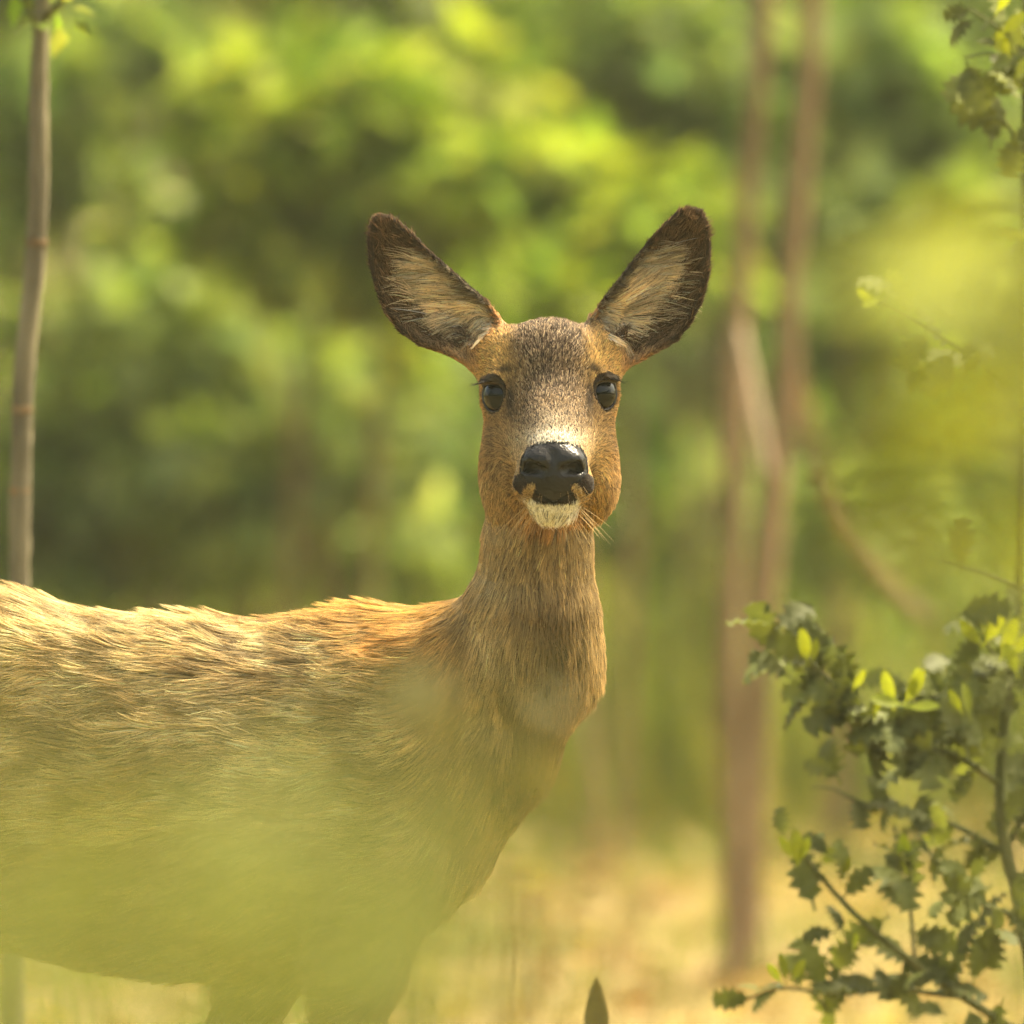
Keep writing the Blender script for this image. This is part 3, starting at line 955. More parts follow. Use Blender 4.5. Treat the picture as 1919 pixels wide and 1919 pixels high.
def hair_object(name, PTS, radius, cols, parent):
    """PTS (n, HP, 3) in deer units; radius (n,) in deer units"""
    n, k, _ = PTS.shape
    h = bpy.data.hair_curves.new(name)
    h.add_curves([k] * n)
    h.attributes['position'].data.foreach_set('vector', (to_world(PTS.reshape(-1, 3)) - OFF).astype(np.float32).ravel())
    ra = h.attributes.get('radius') or h.attributes.new('radius', 'FLOAT', 'POINT')
    tap = np.array([1, 1, 0.95, 0.8, 0.55, 0.12])[:k]
    ra.data.foreach_set('value', (radius[:, None] * tap[None] * S).astype(np.float32).ravel())
    ca = h.attributes.new('hair_color', 'FLOAT_COLOR', 'CURVE')
    c4 = np.ones((n, 4), dtype=np.float32); c4[:, :3] = cols
    ca.data.foreach_set('color', c4.ravel())
    h.materials.append(M_HAIR)
    return link(bpy.data.objects.new(name, h), parent)


def unit(a):
    return a / (np.linalg.norm(a, axis=1)[:, None] + 1e-9)


VN = np.zeros_like(DV)
_tn = np.cross(DV[DTRI[:, 1]] - DV[DTRI[:, 0]], DV[DTRI[:, 2]] - DV[DTRI[:, 0]])
for q in range(3):
    for c in range(3):
        VN[:, c] += np.bincount(DTRI[:, q], _tn[:, c], len(DV))
VN = unit(VN)
TAREA = np.linalg.norm(_tn, axis=1) * 0.5
TCEN = DV[DTRI].mean(1)


def sample(n, weight, seed):
    r = np.random.default_rng(seed)
    w = TAREA * weight
    cum = np.cumsum(w); cum /= cum[-1]
    t = np.minimum(np.searchsorted(cum, r.random(n)), len(cum) - 1)
    u, v = r.random(n), r.random(n)
    m = u + v > 1; u[m] = 1 - u[m]; v[m] = 1 - v[m]
    T = DTRI[t]
    b = np.stack([1 - u - v, u, v], 1)
    return (DV[T] * b[:, :, None]).sum(1), unit((VN[T] * b[:, :, None]).sum(1)), r


def grow(P, N, D, L, lift, r, wave=0.25, wfreq=1 / 45.0, clump=0.0, csize=26, jitter=0.12, droop=0.0):
    """curves from P that leave along N by lift and lie down along D"""
    n = len(P)
    D = D + np.stack([vnoise(P, wfreq, 41) - .5, vnoise(P, wfreq, 42) - .5, vnoise(P, wfreq, 43) - .5], 1) * 2 * wave
    D = D + r.normal(size=(n, 3)) * jitter
    T = unit(D - N * (D * N).sum(1)[:, None])
    pts = np.empty((n, HP, 3))
    lift = np.broadcast_to(np.asarray(lift, float), (n,))
    for i in range(HP):
        t = i / (HP - 1)
        up = lift * (t - 0.45 * t * t)
        pts[:, i] = P + T * (L * t)[:, None] + N * (L * up)[:, None]
        pts[:, i, 1] += droop * L * t * t
    if np.any(np.asarray(clump) > 0):
        clump = np.broadcast_to(np.asarray(clump, float), (n,))
        q = np.floor(P / csize)
        h = lambda s: hash3(q[:, 0].astype(np.int64), q[:, 1].astype(np.int64), q[:, 2].astype(np.int64), s)
        cen = (q + 0.15 + 0.7 * np.stack([h(1), h(2), h(3)], 1)) * csize
        d = cen - P
        d = d - N * (d * N).sum(1)[:, None]
        bend = (h(4) - 0.5) * 0.5
        for i in range(HP):
            t = i / (HP - 1)
            pts[:, i] += d * (clump * t ** 1.3)[:, None]
            pts[:, i, 1] += bend * L * t * t * 0.6
    return pts


def vary(C, r, dark=0.0, light=0.0, sd=0.16):
    n = len(C)
    C = C * np.exp(r.normal(size=n) * sd)[:, None]
    u = r.random(n)
    C = np.where((u < dark)[:, None], C * 0.35, C)
    C = np.where((u > 1 - light)[:, None], np.minimum(C * 1.5, 0.85), C)
    return C


def not_bare(P):
    ok = ~((P[:, 2] > 60) & (poly_sdf(P[:, 0], P[:, 1], NOSEPAD) < 1))
    for e in EYES:
        ok &= np.linalg.norm(P - e['p'], axis=1) > 33.5
    return ok


_cx, _cy, _cw = TCEN[:, 0], TCEN[:, 1], TCEN[:, 2]
_el, _er, _ear, _hd, _ns, _pd = regions(TCEN)

# face and skull
P, N, r = sample(140000, _hd * np.where((_cw > 60) & (_cy > 928), 3.0, 1.0), 101)
k = not_bare(P); P, N = P[k], N[k]
x, y, w = P.T
fx = (x - 1033)
D = np.stack([fx * 0.006, -np.ones_like(x) * 1.0, -np.ones_like(x) * 0.6], 1)                 # from the muzzle up over the brow
lowc = sstep(800, 900, y) * sstep(60, 95, np.abs(fx)) + sstep(900, 960, y) * (w < 110)
lowc = np.clip(lowc, 0, 1)[:, None]
side = sstep(70, 120, np.abs(fx))[:, None] * sstep(600, 760, y)[:, None]
D = D * (1 - side) + np.stack([np.sign(fx) * 0.5, 0.1 * np.ones_like(x), -np.ones_like(x)], 1) * side
D = D * (1 - lowc) + np.stack([np.sign(fx) * 0.25, np.ones_like(x) * 1.0, -np.ones_like(x) * 0.25], 1) * lowc
chin = ((w > 60) & (y > 930))[:, None]
D = np.where(chin, np.stack([fx * 0.004, np.ones_like(x), 0.15 * np.ones_like(x)], 1), D)
Lh = 11 + 12 * sstep(60, 110, np.abs(fx)) * sstep(780, 880, y) + 6 * sstep(660, 600, y)
Lh = np.where(w > 90, Lh * 0.55, Lh) * np.where((w > 130) & (y > 885), 0.7, 1.0) * r.uniform(0.7, 1.25, len(P))
dl = np.minimum.reduce([np.linalg.norm(P - e['p'], axis=1) for e in EYES])
Lh *= 0.4 + 0.6 * sstep(34, 62, dl)
C, *_ = coat(P)
grey = sstep(80, 40, np.abs(fx)) * sstep(830, 800, y)
C = vary(C, r, 0.20, 0.12, 0.24)
sel = (r.random(len(P)) < 0.26 * grey); C[sel] = lin(62, 48, 38) * r.uniform(0.6, 1.2, sel.sum())[:, None]
sel = (r.random(len(P)) < 0.16 * grey); C[sel] = lin(206, 180, 144)
cl_ = np.where(chin[:, 0], 0.0, 0.25)
Lh = np.where(chin[:, 0], 10 * r.uniform(0.5, 1.3, len(P)), Lh)
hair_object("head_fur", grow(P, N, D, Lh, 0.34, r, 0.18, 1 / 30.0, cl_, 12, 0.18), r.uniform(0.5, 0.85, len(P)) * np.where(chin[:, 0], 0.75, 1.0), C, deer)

# ears, outside and short hair
P, N, r = sample(60000, _ear * (1.0 + 3.0 * (np.minimum(_el, _er) > -9)), 102)
x, y, w = P.T
left = x < 1030
axd = np.where(left[:, None], np.append(unit((AX_L[1] - AX_L[0])[None])[0], 0.0), np.append(unit((AX_R[1] - AX_R[0])[None])[0], 0.0))
C, *_ = coat(P)
back = N[:, 2] < -0.1
C[back] = lin(96, 74, 50)
C = vary(C, r, 0.15, 0.08, 0.22)
hair_object("ear_fur", grow(P, N, axd, 10 * r.uniform(0.6, 1.5, len(P)), 0.36, r, 0.4, 1 / 25.0, 0.0, 10, 0.3), r.uniform(0.4, 0.7, len(P)), C, deer)

# long pale hair in the cups of the ears
for A, PL, sgn in ((AX_L, EAR_L, -1), (AX_R, EAR_R, 1)):
    a, b = A
    La = np.linalg.norm(b - a); ax = (b - a) / La
    nin = np.array([-ax[1], ax[0]])
    if nin[1] > 0: nin = -nin
    nin = nin if nin[0] * sgn < 0 or True else -nin
    t_ = ((_cx - a[0]) * ax[0] + (_cy - a[1]) * ax[1]) / La
    v_ = (_cx - a[0]) * nin[0] + (_cy - a[1]) * nin[1]
    sd = (_cx < 1030) if sgn < 0 else (_cx > 1030)
    fr = VN[DTRI[:, 0], 2] > 0.0
    P, N, r = sample(9000, _ear * sd * fr * (sstep(-22, 8, v_) + 0.05 * sstep(-75, -30, v_)) * sstep(0.78, 0.45, t_) * (t_ > 0.02), 110 + sgn)
    x, y, w = P.T
    t = ((x - a[0]) * ax[0] + (y - a[1]) * ax[1]) / La
    D2 = ax[None] * (0.35 + 0.9 * t[:, None]) - nin[None] * 0.75
    D = np.stack([D2[:, 0], D2[:, 1], 0.25 * np.ones(len(P))], 1)
    C = vary(np.tile(lin(224, 202, 166), (len(P), 1)), r, 0.16, 0.2, 0.25)
    lock = vnoise(P @ np.array([[nin[0], ax[0] * .3, 0], [nin[1], ax[1] * .3, 0], [0, 0, .2]]), 1 / 9.0, 33)
    C = C * (1 - 0.45 * sstep(0.5, 0.85, t))[:, None] * (0.22 + 1.45 * lock)[:, None]
    L = 84 * r.uniform(0.45, 1.2, len(P)) * (1 - 0.35 * t) * (0.3 + 0.7 * sstep(0.05, 0.35, t)) * (-poly_sdf(x, y, PL) / np.where((x - a[0]) * nin[0] + (y - a[1]) * nin[1] < 0, 62.0, 22.0)).clip(0.15, 1)
    C = C * (0.35 + 0.65 * sstep(4, 16, -poly_sdf(x, y, PL)))[:, None]
    hair_object("ear_tuft", grow(P, N, D, L, 0.42, r, 0.45, 1 / 28.0, 0.6, 16, 0.08, 0.12), r.uniform(0.4, 0.62, len(P)), C, deer)
    # darker wisps over the outer half
    P, N, r = sample(5200, _ear * sd * fr * np.maximum(sstep(10, -25, v_), sstep(0.55, 0.75, t_)) * (t_ > 0.05), 120 + sgn)
    x, y, w = P.T
    t = ((x - a[0]) * ax[0] + (y - a[1]) * ax[1]) / La
    D2 = ax[None] * 0.9 + nin[None] * (0.3 - 0.6 * vnoise(P, 1 / 30.0, 9)[:, None])
    D = np.stack([D2[:, 0], D2[:, 1], 0.2 * np.ones(len(P))], 1)
    C = vary(np.tile(lin(112, 88, 62), (len(P), 1)), r, 0.40, 0.28, 0.35)
    hair_object("ear_tuft", grow(P, N, D, 34 * r.uniform(0.5, 1.2, len(P)) * (-poly_sdf(x, y, PL) / 34.0).clip(0.5, 1), 0.36, r, 0.7, 1 / 22.0, 0.6, 14, 0.15), r.uniform(0.4, 0.6, len(P)), C, deer)

# neck
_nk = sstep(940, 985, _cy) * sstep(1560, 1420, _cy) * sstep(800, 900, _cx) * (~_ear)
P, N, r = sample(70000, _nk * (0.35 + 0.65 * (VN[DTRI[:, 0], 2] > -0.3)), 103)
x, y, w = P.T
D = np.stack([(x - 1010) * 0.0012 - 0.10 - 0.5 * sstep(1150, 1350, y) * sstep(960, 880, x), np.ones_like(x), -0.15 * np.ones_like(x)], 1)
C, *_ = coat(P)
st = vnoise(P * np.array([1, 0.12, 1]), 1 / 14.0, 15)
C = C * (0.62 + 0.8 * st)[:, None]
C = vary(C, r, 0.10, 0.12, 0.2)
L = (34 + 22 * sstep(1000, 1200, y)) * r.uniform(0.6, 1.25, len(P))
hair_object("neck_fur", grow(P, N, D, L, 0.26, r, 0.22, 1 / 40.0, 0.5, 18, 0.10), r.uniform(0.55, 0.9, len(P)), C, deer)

# trunk and legs; sparser where the frame does not reach
_bd = (_cy > 1060) * sstep(960, 860, _cx) * 1.0
_bd = np.where((_cy > 1420) & (_cx > 780), np.maximum(_bd, sstep(1420, 1500, _cy)), _bd)
_bd = _bd * np.where(_cx < -60, 0.22, 1.0) * np.where(VN[DTRI[:, 0], 2] > -0.25, 1.0, 0.25) * np.where(_cy > 1950, 0.8, 1.0) * (_cy < 2630)
P, N, r = sample(165000, _bd, 104)
x, y, w = P.T
leg = sstep(1850, 2000, y)
a_ = sstep(1130, 1350, y); b_ = sstep(1350, 1800, y)
dy = -0.22 * (1 - a_) + 0.0 * a_ + 0.35 * b_ + 1.2 * leg
dy = dy + 0.9 * sstep(740, 860, x) * sstep(1180, 1300, y) * (1 - leg)
dy = dy + 1.6 * sstep(780, 900, x) * sstep(1280, 1150, y)
D = np.stack([-np.ones_like(x) * (1 - 0.85 * leg) * (1 - 0.5 * sstep(760, 880, x) * a_), dy, np.zeros_like(x)], 1)
C, *_ = coat(P)
st = vnoise(P * np.array([0.2, 1, 1]), 1 / 13.0, 16)
big = vnoise(P * np.array([0.6, 1, 1]), 1 / 60.0, 17)
C = C * (0.55 + 0.75 * st + 0.3 * big)[:, None]
C = vary(C, r, 0.10, 0.18, 0.2)
L = np.where(leg > 0.5, 26, 64) * r.uniform(0.55, 1.25, len(P))
wd = np.where(x < -60, 1.6, 0.62) * r.uniform(0.75, 1.2, len(P))
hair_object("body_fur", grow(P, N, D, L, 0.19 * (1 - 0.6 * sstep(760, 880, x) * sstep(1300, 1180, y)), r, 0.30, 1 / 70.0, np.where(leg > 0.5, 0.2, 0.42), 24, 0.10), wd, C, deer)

# whiskers round the chin and lips, lashes
rw = np.random.default_rng(77)
pts, cc, rr = [], [], []
for i in range(46):
    s = rw.choice([-1, 1]); u = rw.uniform(0.15, 1)
    p0 = np.array([1037 + s * 46 * u, 948 + rw.uniform(-6, 18) * (1 - 0.4 * u), 150 + rw.uniform(-10, 20)])
    d = np.array([s * (0.25 + 0.8 * u), 0.95, 0.1]) + rw.normal(size=3) * 0.12
    L = rw.uniform(28, 62)
    pts.append([p0 + d * L * t + np.array([0, 9 * t * t, 0]) for t in np.linspace(0, 1, HP)]); cc.append(lin(220, 190, 140)); rr.append(0.3)
for i in range(16):
    s = rw.choice([-1, 1])
    p0 = np.array([1037 + s * rw.uniform(6, 60), 912 + rw.uniform(-8, 14), 200 - abs(rw.normal()) * 6])
    d = np.array([s * rw.uniform(0, 0.6), 0.8, 0.6]); L = rw.uniform(16, 34)
    pts.append([p0 + d * L * t for t in np.linspace(0, 1, HP)]); cc.append(lin(190, 160, 110)); rr.append(0.28)
hair_object("whiskers", np.array(pts), np.array(rr), np.array(cc), deer)
for e in EYES:
    pts, cc, rr = [], [], []
    for i in range(44):
        u = rw.uniform(-1, 1)
        p0 = e['p'] + np.array([u * 24 + e['s'] * 3, -27 + 7 * u * u, 10 + (-e['s'] * u) * 12])
        d = np.array([u * 0.5 + e['s'] * 0.6, -0.15 + 0.3 * rw.random(), 0.75]); L = rw.uniform(8, 15) * (1.2 if u * e['s'] > 0 else 0.7)
        pts.append([p0 + d * L * t + np.array([0, 5 * math.sin(t * 2.2) - 2 * t, 0]) for t in np.linspace(0, 1, HP)]); cc.append(lin(26, 18, 14)); rr.append(0.5)
    hair_object("eyelashes", np.array(pts), np.array(rr), np.array(cc), deer)


# ---- eyes
def eye_material():
    m, nt, out = mat_new("wet_eye")
    N, L = nt.nodes.new, nt.links.new
    p = N("ShaderNodeBsdfPrincipled")
    tc = N("ShaderNodeTexCoord")
    sp = N("ShaderNodeVectorMath"); sp.operation = 'DOT_PRODUCT'
    sp.inputs[1].default_value = (0, 0, 1)
    nrm = N("ShaderNodeVectorMath"); nrm.operation = 'NORMALIZE'
    L(tc.outputs['Object'], nrm.inputs[0]); L(nrm.outputs[0], sp.inputs[0])
    cr = N("ShaderNodeValToRGB")
    cr.color_ramp.elements[0].position = 0.25; cr.color_ramp.elements[0].color = (0.03, 0.025, 0.02, 1)
    cr.color_ramp.elements[1].position = 0.36; cr.color_ramp.elements[1].color = (0.008, 0.004, 0.003, 1)
    q = cr.color_ramp.elements.new(0.72); q.color = (0.010, 0.005, 0.003, 1)
    q = cr.color_ramp.elements.new(0.80); q.color = (0.003, 0.003, 0.003, 1)
    L(sp.outputs['Value'], cr.inputs[0]); L(cr.outputs[0], p.inputs['Base Color'])
    p.inputs['Roughness'].default_value = 0.04
    p.inputs['IOR'].default_value = 1.33
    L(p.outputs[0], out.inputs[0])
    return m


M_EYE = eye_material()
M_LID, _nt, _o = mat_new("dark_eyelid")
_p = _nt.nodes.new("ShaderNodeBsdfPrincipled"); _p.inputs['Base Color'].default_value = (0.012, 0.009, 0.008, 1); _p.inputs['Roughness'].default_value = 0.28; _p.inputs['Specular IOR Level'].default_value = 0.4
_nt.links.new(_p.outputs[0], _o.inputs[0])
for e in EYES:
    nu, nv = 40, 24
    V = [(math.sin(math.pi * j / nv) * math.cos(2 * math.pi * i / nu), math.sin(math.pi * j / nv) * math.sin(2 * math.pi * i / nu), math.cos(math.pi * j / nv)) for j in range(nv + 1) for i in range(nu)]
    F = [(j * nu + i, (j + 1) * nu + i, (j + 1) * nu + (i + 1) % nu, j * nu + (i + 1) % nu) for j in range(nv) for i in range(nu)]
    V = np.array(V) * (e['R'] - 2.5) * S
    eye = new_mesh("eye", V, F, M_EYE, deer)
    eye.location = Vector(to_world(e['o'][None])[0] - OFF)
    wn_ = Vector((e['n'][0], -e['n'][2], -e['n'][1]))
    eye.rotation_euler = wn_.to_track_quat('Z', 'Y').to_euler()
    # lid: a soft dark rim round the opening
    rimR = e['R'] - 3.0
    V, F = [], []
    nseg, ns = 48, 8
    for i in range(nseg):
        a = 2 * math.pi * i / nseg
        ca, sa = math.cos(a), math.sin(a)
        rad = 30.0 * (1 + 0.20 * max(0.0, -e['s'] * math.cos(a) * 0.92 - sa * 0.39) ** 8 + 0.05 * max(0.0, e['s'] * math.cos(a) * 0.95 + sa * 0.3) ** 8)
        th = 2.2 + 3.2 * max(0, sa) ** 1.5
        h = math.sqrt(max(rimR ** 2 - rad ** 2, 0)) + 1.5
        for k_ in range(ns):
            b = 2 * math.pi * k_ / ns
            rr_ = rad + th * math.cos(b)
            V.append((rr_ * ca * S, rr_ * sa * S * 1.08, (h + th * 0.8 * math.sin(b)) * S))
    for i in range(nseg):
        for k_ in range(ns):
            F.append((i * ns + k_, ((i + 1) % nseg) * ns + k_, ((i + 1) % nseg) * ns + (k_ + 1) % ns, i * ns + (k_ + 1) % ns))
    new_mesh("eyelid", V, F, M_LID, eye)
# ------------------------------------------------------------------ holly
M_HOLLY = leaf_material("holly_leaf", 0.3, 0.5, 0.12, base=(0.155, 0.175, 0.058), tboost=(1.6, 1.6, 0.5))
M_HOLLY_NEW = leaf_material("young_holly_leaf", 0.5, 0.45, 0.3, base=(0.34, 0.40, 0.035), tboost=(1.2, 1.1, 0.5))
M_FRONT = leaf_material("near_leaf", 0.5, 0.6, 0.08, base=(0.175, 0.205, 0.045), tboost=(1.2, 1.1, 0.7))
M_FRONT_B = leaf_material("near_bright_leaf", 0.55, 0.5, 0.25, base=(0.29, 0.33, 0.035), tboost=(1.25, 1.15, 0.6))
M_DEAD = leaf_material("withered_leaf", 0.3, 0.7, 0.2, base=(0.15, 0.135, 0.045), tboost=(1.0, 0.9, 0.7))


def holly_leaf_mesh(name, L, seed, mat, spiny=True):
    """a leaf blade with wavy spined margin, folded along the midrib; lies along +x, face up"""
    r = random.Random(seed)
    n = r.choice((9, 11)) if spiny else 9
    up, dn, mid = [], [], []
    cv = r.uniform(0.05, 0.4) if spiny else 0.09
    for i in range(n):
        t = i / (n - 1)
        wdt = L * (0.27 if spiny else 0.2) * math.sin(math.pi * min(1, t * 0.94 + 0.03)) ** 0.75
        if i == n - 1: wdt = 0.0
        sp = 0
        if spiny and 0 < i < n - 1:
            sp = L * (0.14 if i % 2 else -0.05) * (1 + r.uniform(-.3, .3))
        wav = L * r.uniform(0.03, 0.10) * math.cos(i * math.pi) if spiny else 0.01 * L * r.uniform(-1, 1)
        bend = -cv * L * t * t
        up.append((t * L + (0.03 * L if i % 2 else 0), max(wdt + sp, 0.002 * L), bend + wav + 0.2 * wdt))
        dn.append((t * L + (0.03 * L if i % 2 else 0), -max(wdt + sp, 0.002 * L), bend + wav + 0.2 * wdt))
        mid.append((t * L, 0, bend))
    V = mid + up + dn
    F = []
    for i in range(n - 1):
        F += [(i, i + 1, n + i + 1, n + i), (i + 1, i, 2 * n + i, 2 * n + i + 1)]
    # a short stalk
    b = len(V)
    q = L * 0.03
    V += [(-L * 0.22, -q, 0.01 * L), (-L * 0.22, q, 0.01 * L), (0.02 * L, q, 0), (0.02 * L, -q, 0)]
    F.append((b, b + 3, b + 2, b + 1))
    me = bpy.data.meshes.new(name)
    me.from_pydata(V, [], F)
    me.polygons.foreach_set('use_smooth', np.ones(len(me.polygons), dtype=bool))
    me.materials.append(mat)
    me.update()
    return me


def put_leaf(me, name, p, direction, roll, parent, scale=1.0, face=(0, 0, 1)):
    o = bpy.data.objects.new(name, me)
    COL.objects.link(o)
    o.parent = parent
    x = Vector(direction).normalized()
    z = Vector(face) - x * x.dot(Vector(face))
    if z.length < 1e-3: z = Vector((0, -1, 0))
    z.normalize()
    z = Matrix.Rotation(roll, 3, x) @ z
    y = z.cross(x)
    m = Matrix((x, y, z)).transposed().to_4x4()
    m.translation = Vector(p)
    o.matrix_local = m @ Matrix.Scale(scale, 4)
    return o


def holly():
    d0 = 10.72
    U = d0 / DIST * S
    base = at(1960, ground_row(d0), d0)
    base.z = float(ground_z(np.array([base.x]), np.array([base.y]))[0])
    root = empty("holly_shrub", base, "holly shrub with dark spiny leaves and lime green young shoots", "shrub")
    B = base
    br = [
        ("trunk", [(1960, ground_row(d0) + 25, 0), (1945, 1960, 0), (1918, 1720, 0), (1886, 1590, 0), (1876, 1460, 0), (1890, 1300, 0), (1908, 1120, 0), (1916, 800, 0), (1919, 300, 0), (1922, -120, 0)], [22, 19, 16, 14, 13, 11, 10, 8, 7, 4]),
        ("branch", [(1945, 1960, 0), (1830, 1885, -.02), (1720, 1810, -.04), (1620, 1730, -.05), (1540, 1645, -.06), (1497, 1585, -.06)], [11, 10, 9, 7, 6, 3]),
        ("branch", [(1800, 1868, -.03), (1690, 1856, -.02), (1560, 1862, 0), (1470, 1852, .02), (1400, 1872, .03)], [6, 5, 4, 4, 3]),
        ("branch", [(1716, 1810, -.04), (1706, 1700, -.03), (1700, 1622, -.03)], [5, 4, 3]),
        ("branch", [(1888, 1600, 0), (1790, 1548, .03), (1700, 1526, .04), (1610, 1502, .05), (1560, 1478, .05), (1518, 1476, .05)], [8, 6, 5, 4, 3, 2]),
        ("branch", [(1877, 1470, 0), (1800, 1420, -.03), (1710, 1390, -.05), (1640, 1350, -.06), (1570, 1290, -.06), (1510, 1235, -.06), (1450, 1205, -.06)], [9, 8, 7, 6, 5, 4, 3]),
        ("branch", [(1890, 1300, 0), (1820, 1330, .04), (1740, 1300, .06), (1690, 1280, .06)], [6, 5, 4, 3]),
        ("branch", [(1896, 1260, 0), (1860, 1220, -.05), (1840, 1190, -.06)], [5, 4, 3]),
        ("branch", [(1886, 1590, 0), (1940, 1500, .03), (1990, 1420, .05)], [7, 6, 4]),
        ("branch", [(1918, 1720, 0), (1830, 1690, -.05), (1770, 1640, -.08), (1720, 1560, -.09)], [7, 5, 4, 3]),
        ("branch", [(1916, 780, 0), (1850, 690, -.03), (1780, 640, -.05), (1700, 590, -.06), (1645, 562, -.06)], [6, 5, 4, 4, 3]),
        ("branch", [(1912, 1100, 0), (1850, 1075, -.03), (1765, 1048, -.05)], [4, 3, 2]),
        ("branch", [(1921, 110, 0), (1880, 60, -.03), (1815, 15, -.05)], [5, 4, 3]),
        ("branch", [(1920, 170, 0), (1870, 105, -.04), (1805, 108, -.06)], [4, 3, 2]),
        ("branch", [(1920, 290, 0), (1880, 225, -.04), (1835, 228, -.06)], [4, 3, 2]),
        ("branch", [(1960, 2050, 0), (1850, 1990, .05), (1720, 1960, .06), (1600, 1965, .07), (1470, 1990, .08)], [8, 7, 5, 4, 3]),
        ("branch", [(1908, 1120, 0), (1990, 1000, .05), (2080, 900, .1)], [6, 5, 3]),
        ("branch", [(1919, 500, 0), (2010, 380, -.05), (2110, 330, -.1)], [6, 5, 3]),
    ]
    leaf = [holly_leaf_mesh("holly_leaf_%d" % i, 78 * U, i, M_HOLLY) for i in range(9)]
    young = [holly_leaf_mesh("young_leaf_%d" % i, 70 * U, 40 + i, M_HOLLY_NEW, False) for i in range(3)]
    r = random.Random(19)
    dens = [0, 1.5, 1.3, 1.0, 1.5, 4.6, 6.0, 5.0, 4.5, 3.0, 1.9, 0.5, 1.8, 1.8, 1.6, 0.9, 1.0, 1.0]
    for bi, (nm, pts, rad) in enumerate(br):
        W = spline([at(x, y, d0 + z) - B for (x, y, z) in pts], 6)
        R = np.interp(np.linspace(0, 1, len(W)), np.linspace(0, 1, len(rad)), rad) * U * 0.85
        V, F = tube(W, R, 8, 0.06, 70 + bi)
        new_mesh(nm, V, F, M_BARK_GREEN, root)
        if bi == 0: continue
        seg = np.linalg.norm(np.diff(W, axis=0), axis=1); cum = np.concatenate([[0], np.cumsum(seg)])
        n = max(2, int(cum[-1] / (34 * U) * dens[bi]))
        for k in range(n):
            s = cum[-1] * (0.12 + 0.88 * (k + r.random() * 0.8) / n)
            p = np.array([np.interp(s, cum, W[:, c]) for c in range(3)])
            i = min(np.searchsorted(cum, s), len(W) - 1)
            tg = W[min(i + 1, len(W) - 1)] - W[max(i - 2, 0)]
            tg = tg / (np.linalg.norm(tg) + 1e-9)
            a = r.uniform(0, 2 * math.pi)
            side = Vector((math.cos(a), 0.7 * r.uniform(-1, 1), math.sin(a)))
            dr = Vector(tg) * 0.55 + side * 0.9 + Vector((0, 0, -0.12))
            sp = 0.0 if dens[bi] < 1.5 else 42 * U
            off = Vector((r.uniform(-1, 1), r.uniform(-1, 1), r.uniform(-1, 1))) * sp
            put_leaf(r.choice(leaf), "leaf", Vector(p) + dr.normalized() * 10 * U + off, dr, r.uniform(-0.9, 0.9), root, r.uniform(0.5, 1.25), (r.uniform(-.5, .5), -0.75, 0.65))
    for (x, y, ang, sc_) in ((1512, 1235, 100, 1.0), (1522, 1240, 78, .7), (1672, 1318, 105, 1.0), (1700, 1310, 62, 1.05), (1688, 1320, 165, 1.0), (1704, 1325, 5, .9), (1712, 1300, 80, .8), (1494, 1612, 92, 1.0), (1500, 1610, 70, .8), (1484, 1606, 120, .7),
                             (1697, 1625, 95, 1.0), (1704, 1628, 75, .8), (1835, 1205, 130, .9), (1850, 1200, 60, 1.0), (1880, 1225, 70, 1.1), (1898, 1225, 45, .9), (1818, 1340, 100, 1.0), (1800, 1330, 120, .7), (1472, 1835, 100, .8), (1462, 1838, 125, .7), (1486, 1834, 60, .7), (1905, 1260, 110, .9),
                             (1600, 1290, 60, .7), (1640, 1340, 80, .7), (1580, 1640, 70, .6), (1600, 1780, 80, .55), (1880, 60, 40, .9), (1890, 100, 120, .8), (1870, 20, 60, .8), (1640, 570, 140, .7), (1650, 560, 200, .6)):
        a = math.radians(ang)
        p = at(x, y, d0 - 0.08) - B
        put_leaf(young[(x + y) % 3], "young_leaf", p, (math.cos(a), -0.35 + 0.2 * math.sin(x), math.sin(a)), 0.5 * math.sin(y), root, sc_ * 0.92, (0.2, -1, 0.3))
    return root


holly()
# ------------------------------------------------------------------ plants between the lens and the deer
def broad_leaf_mesh(name, L, mat, seed):
    r = random.Random(seed)
    n = 8
    V, F = [], []
    for i in range(n):
        t = i / (n - 1)
        w = L * 0.36 * math.sin(math.pi * (t * 0.97 + 0.02)) ** 0.7 * (1 + r.uniform(-.08, .08))
        z = -0.3 * L * t * t
        V += [(t * L, 0, z - 0.0 * L), (t * L, w, z + 0.18 * w), (t * L, -w, z + 0.18 * w)]
    for i in range(n - 1):
        a = i * 3
        F += [(a, a + 3, a + 4, a + 1), (a + 3, a, a + 2, a + 5)]
    me = bpy.data.meshes.new(name)
    me.from_pydata(V, [], F)
    me.polygons.foreach_set('use_smooth', np.ones(len(me.polygons), dtype=bool))
    me.materials.append(mat); me.update()
    return me


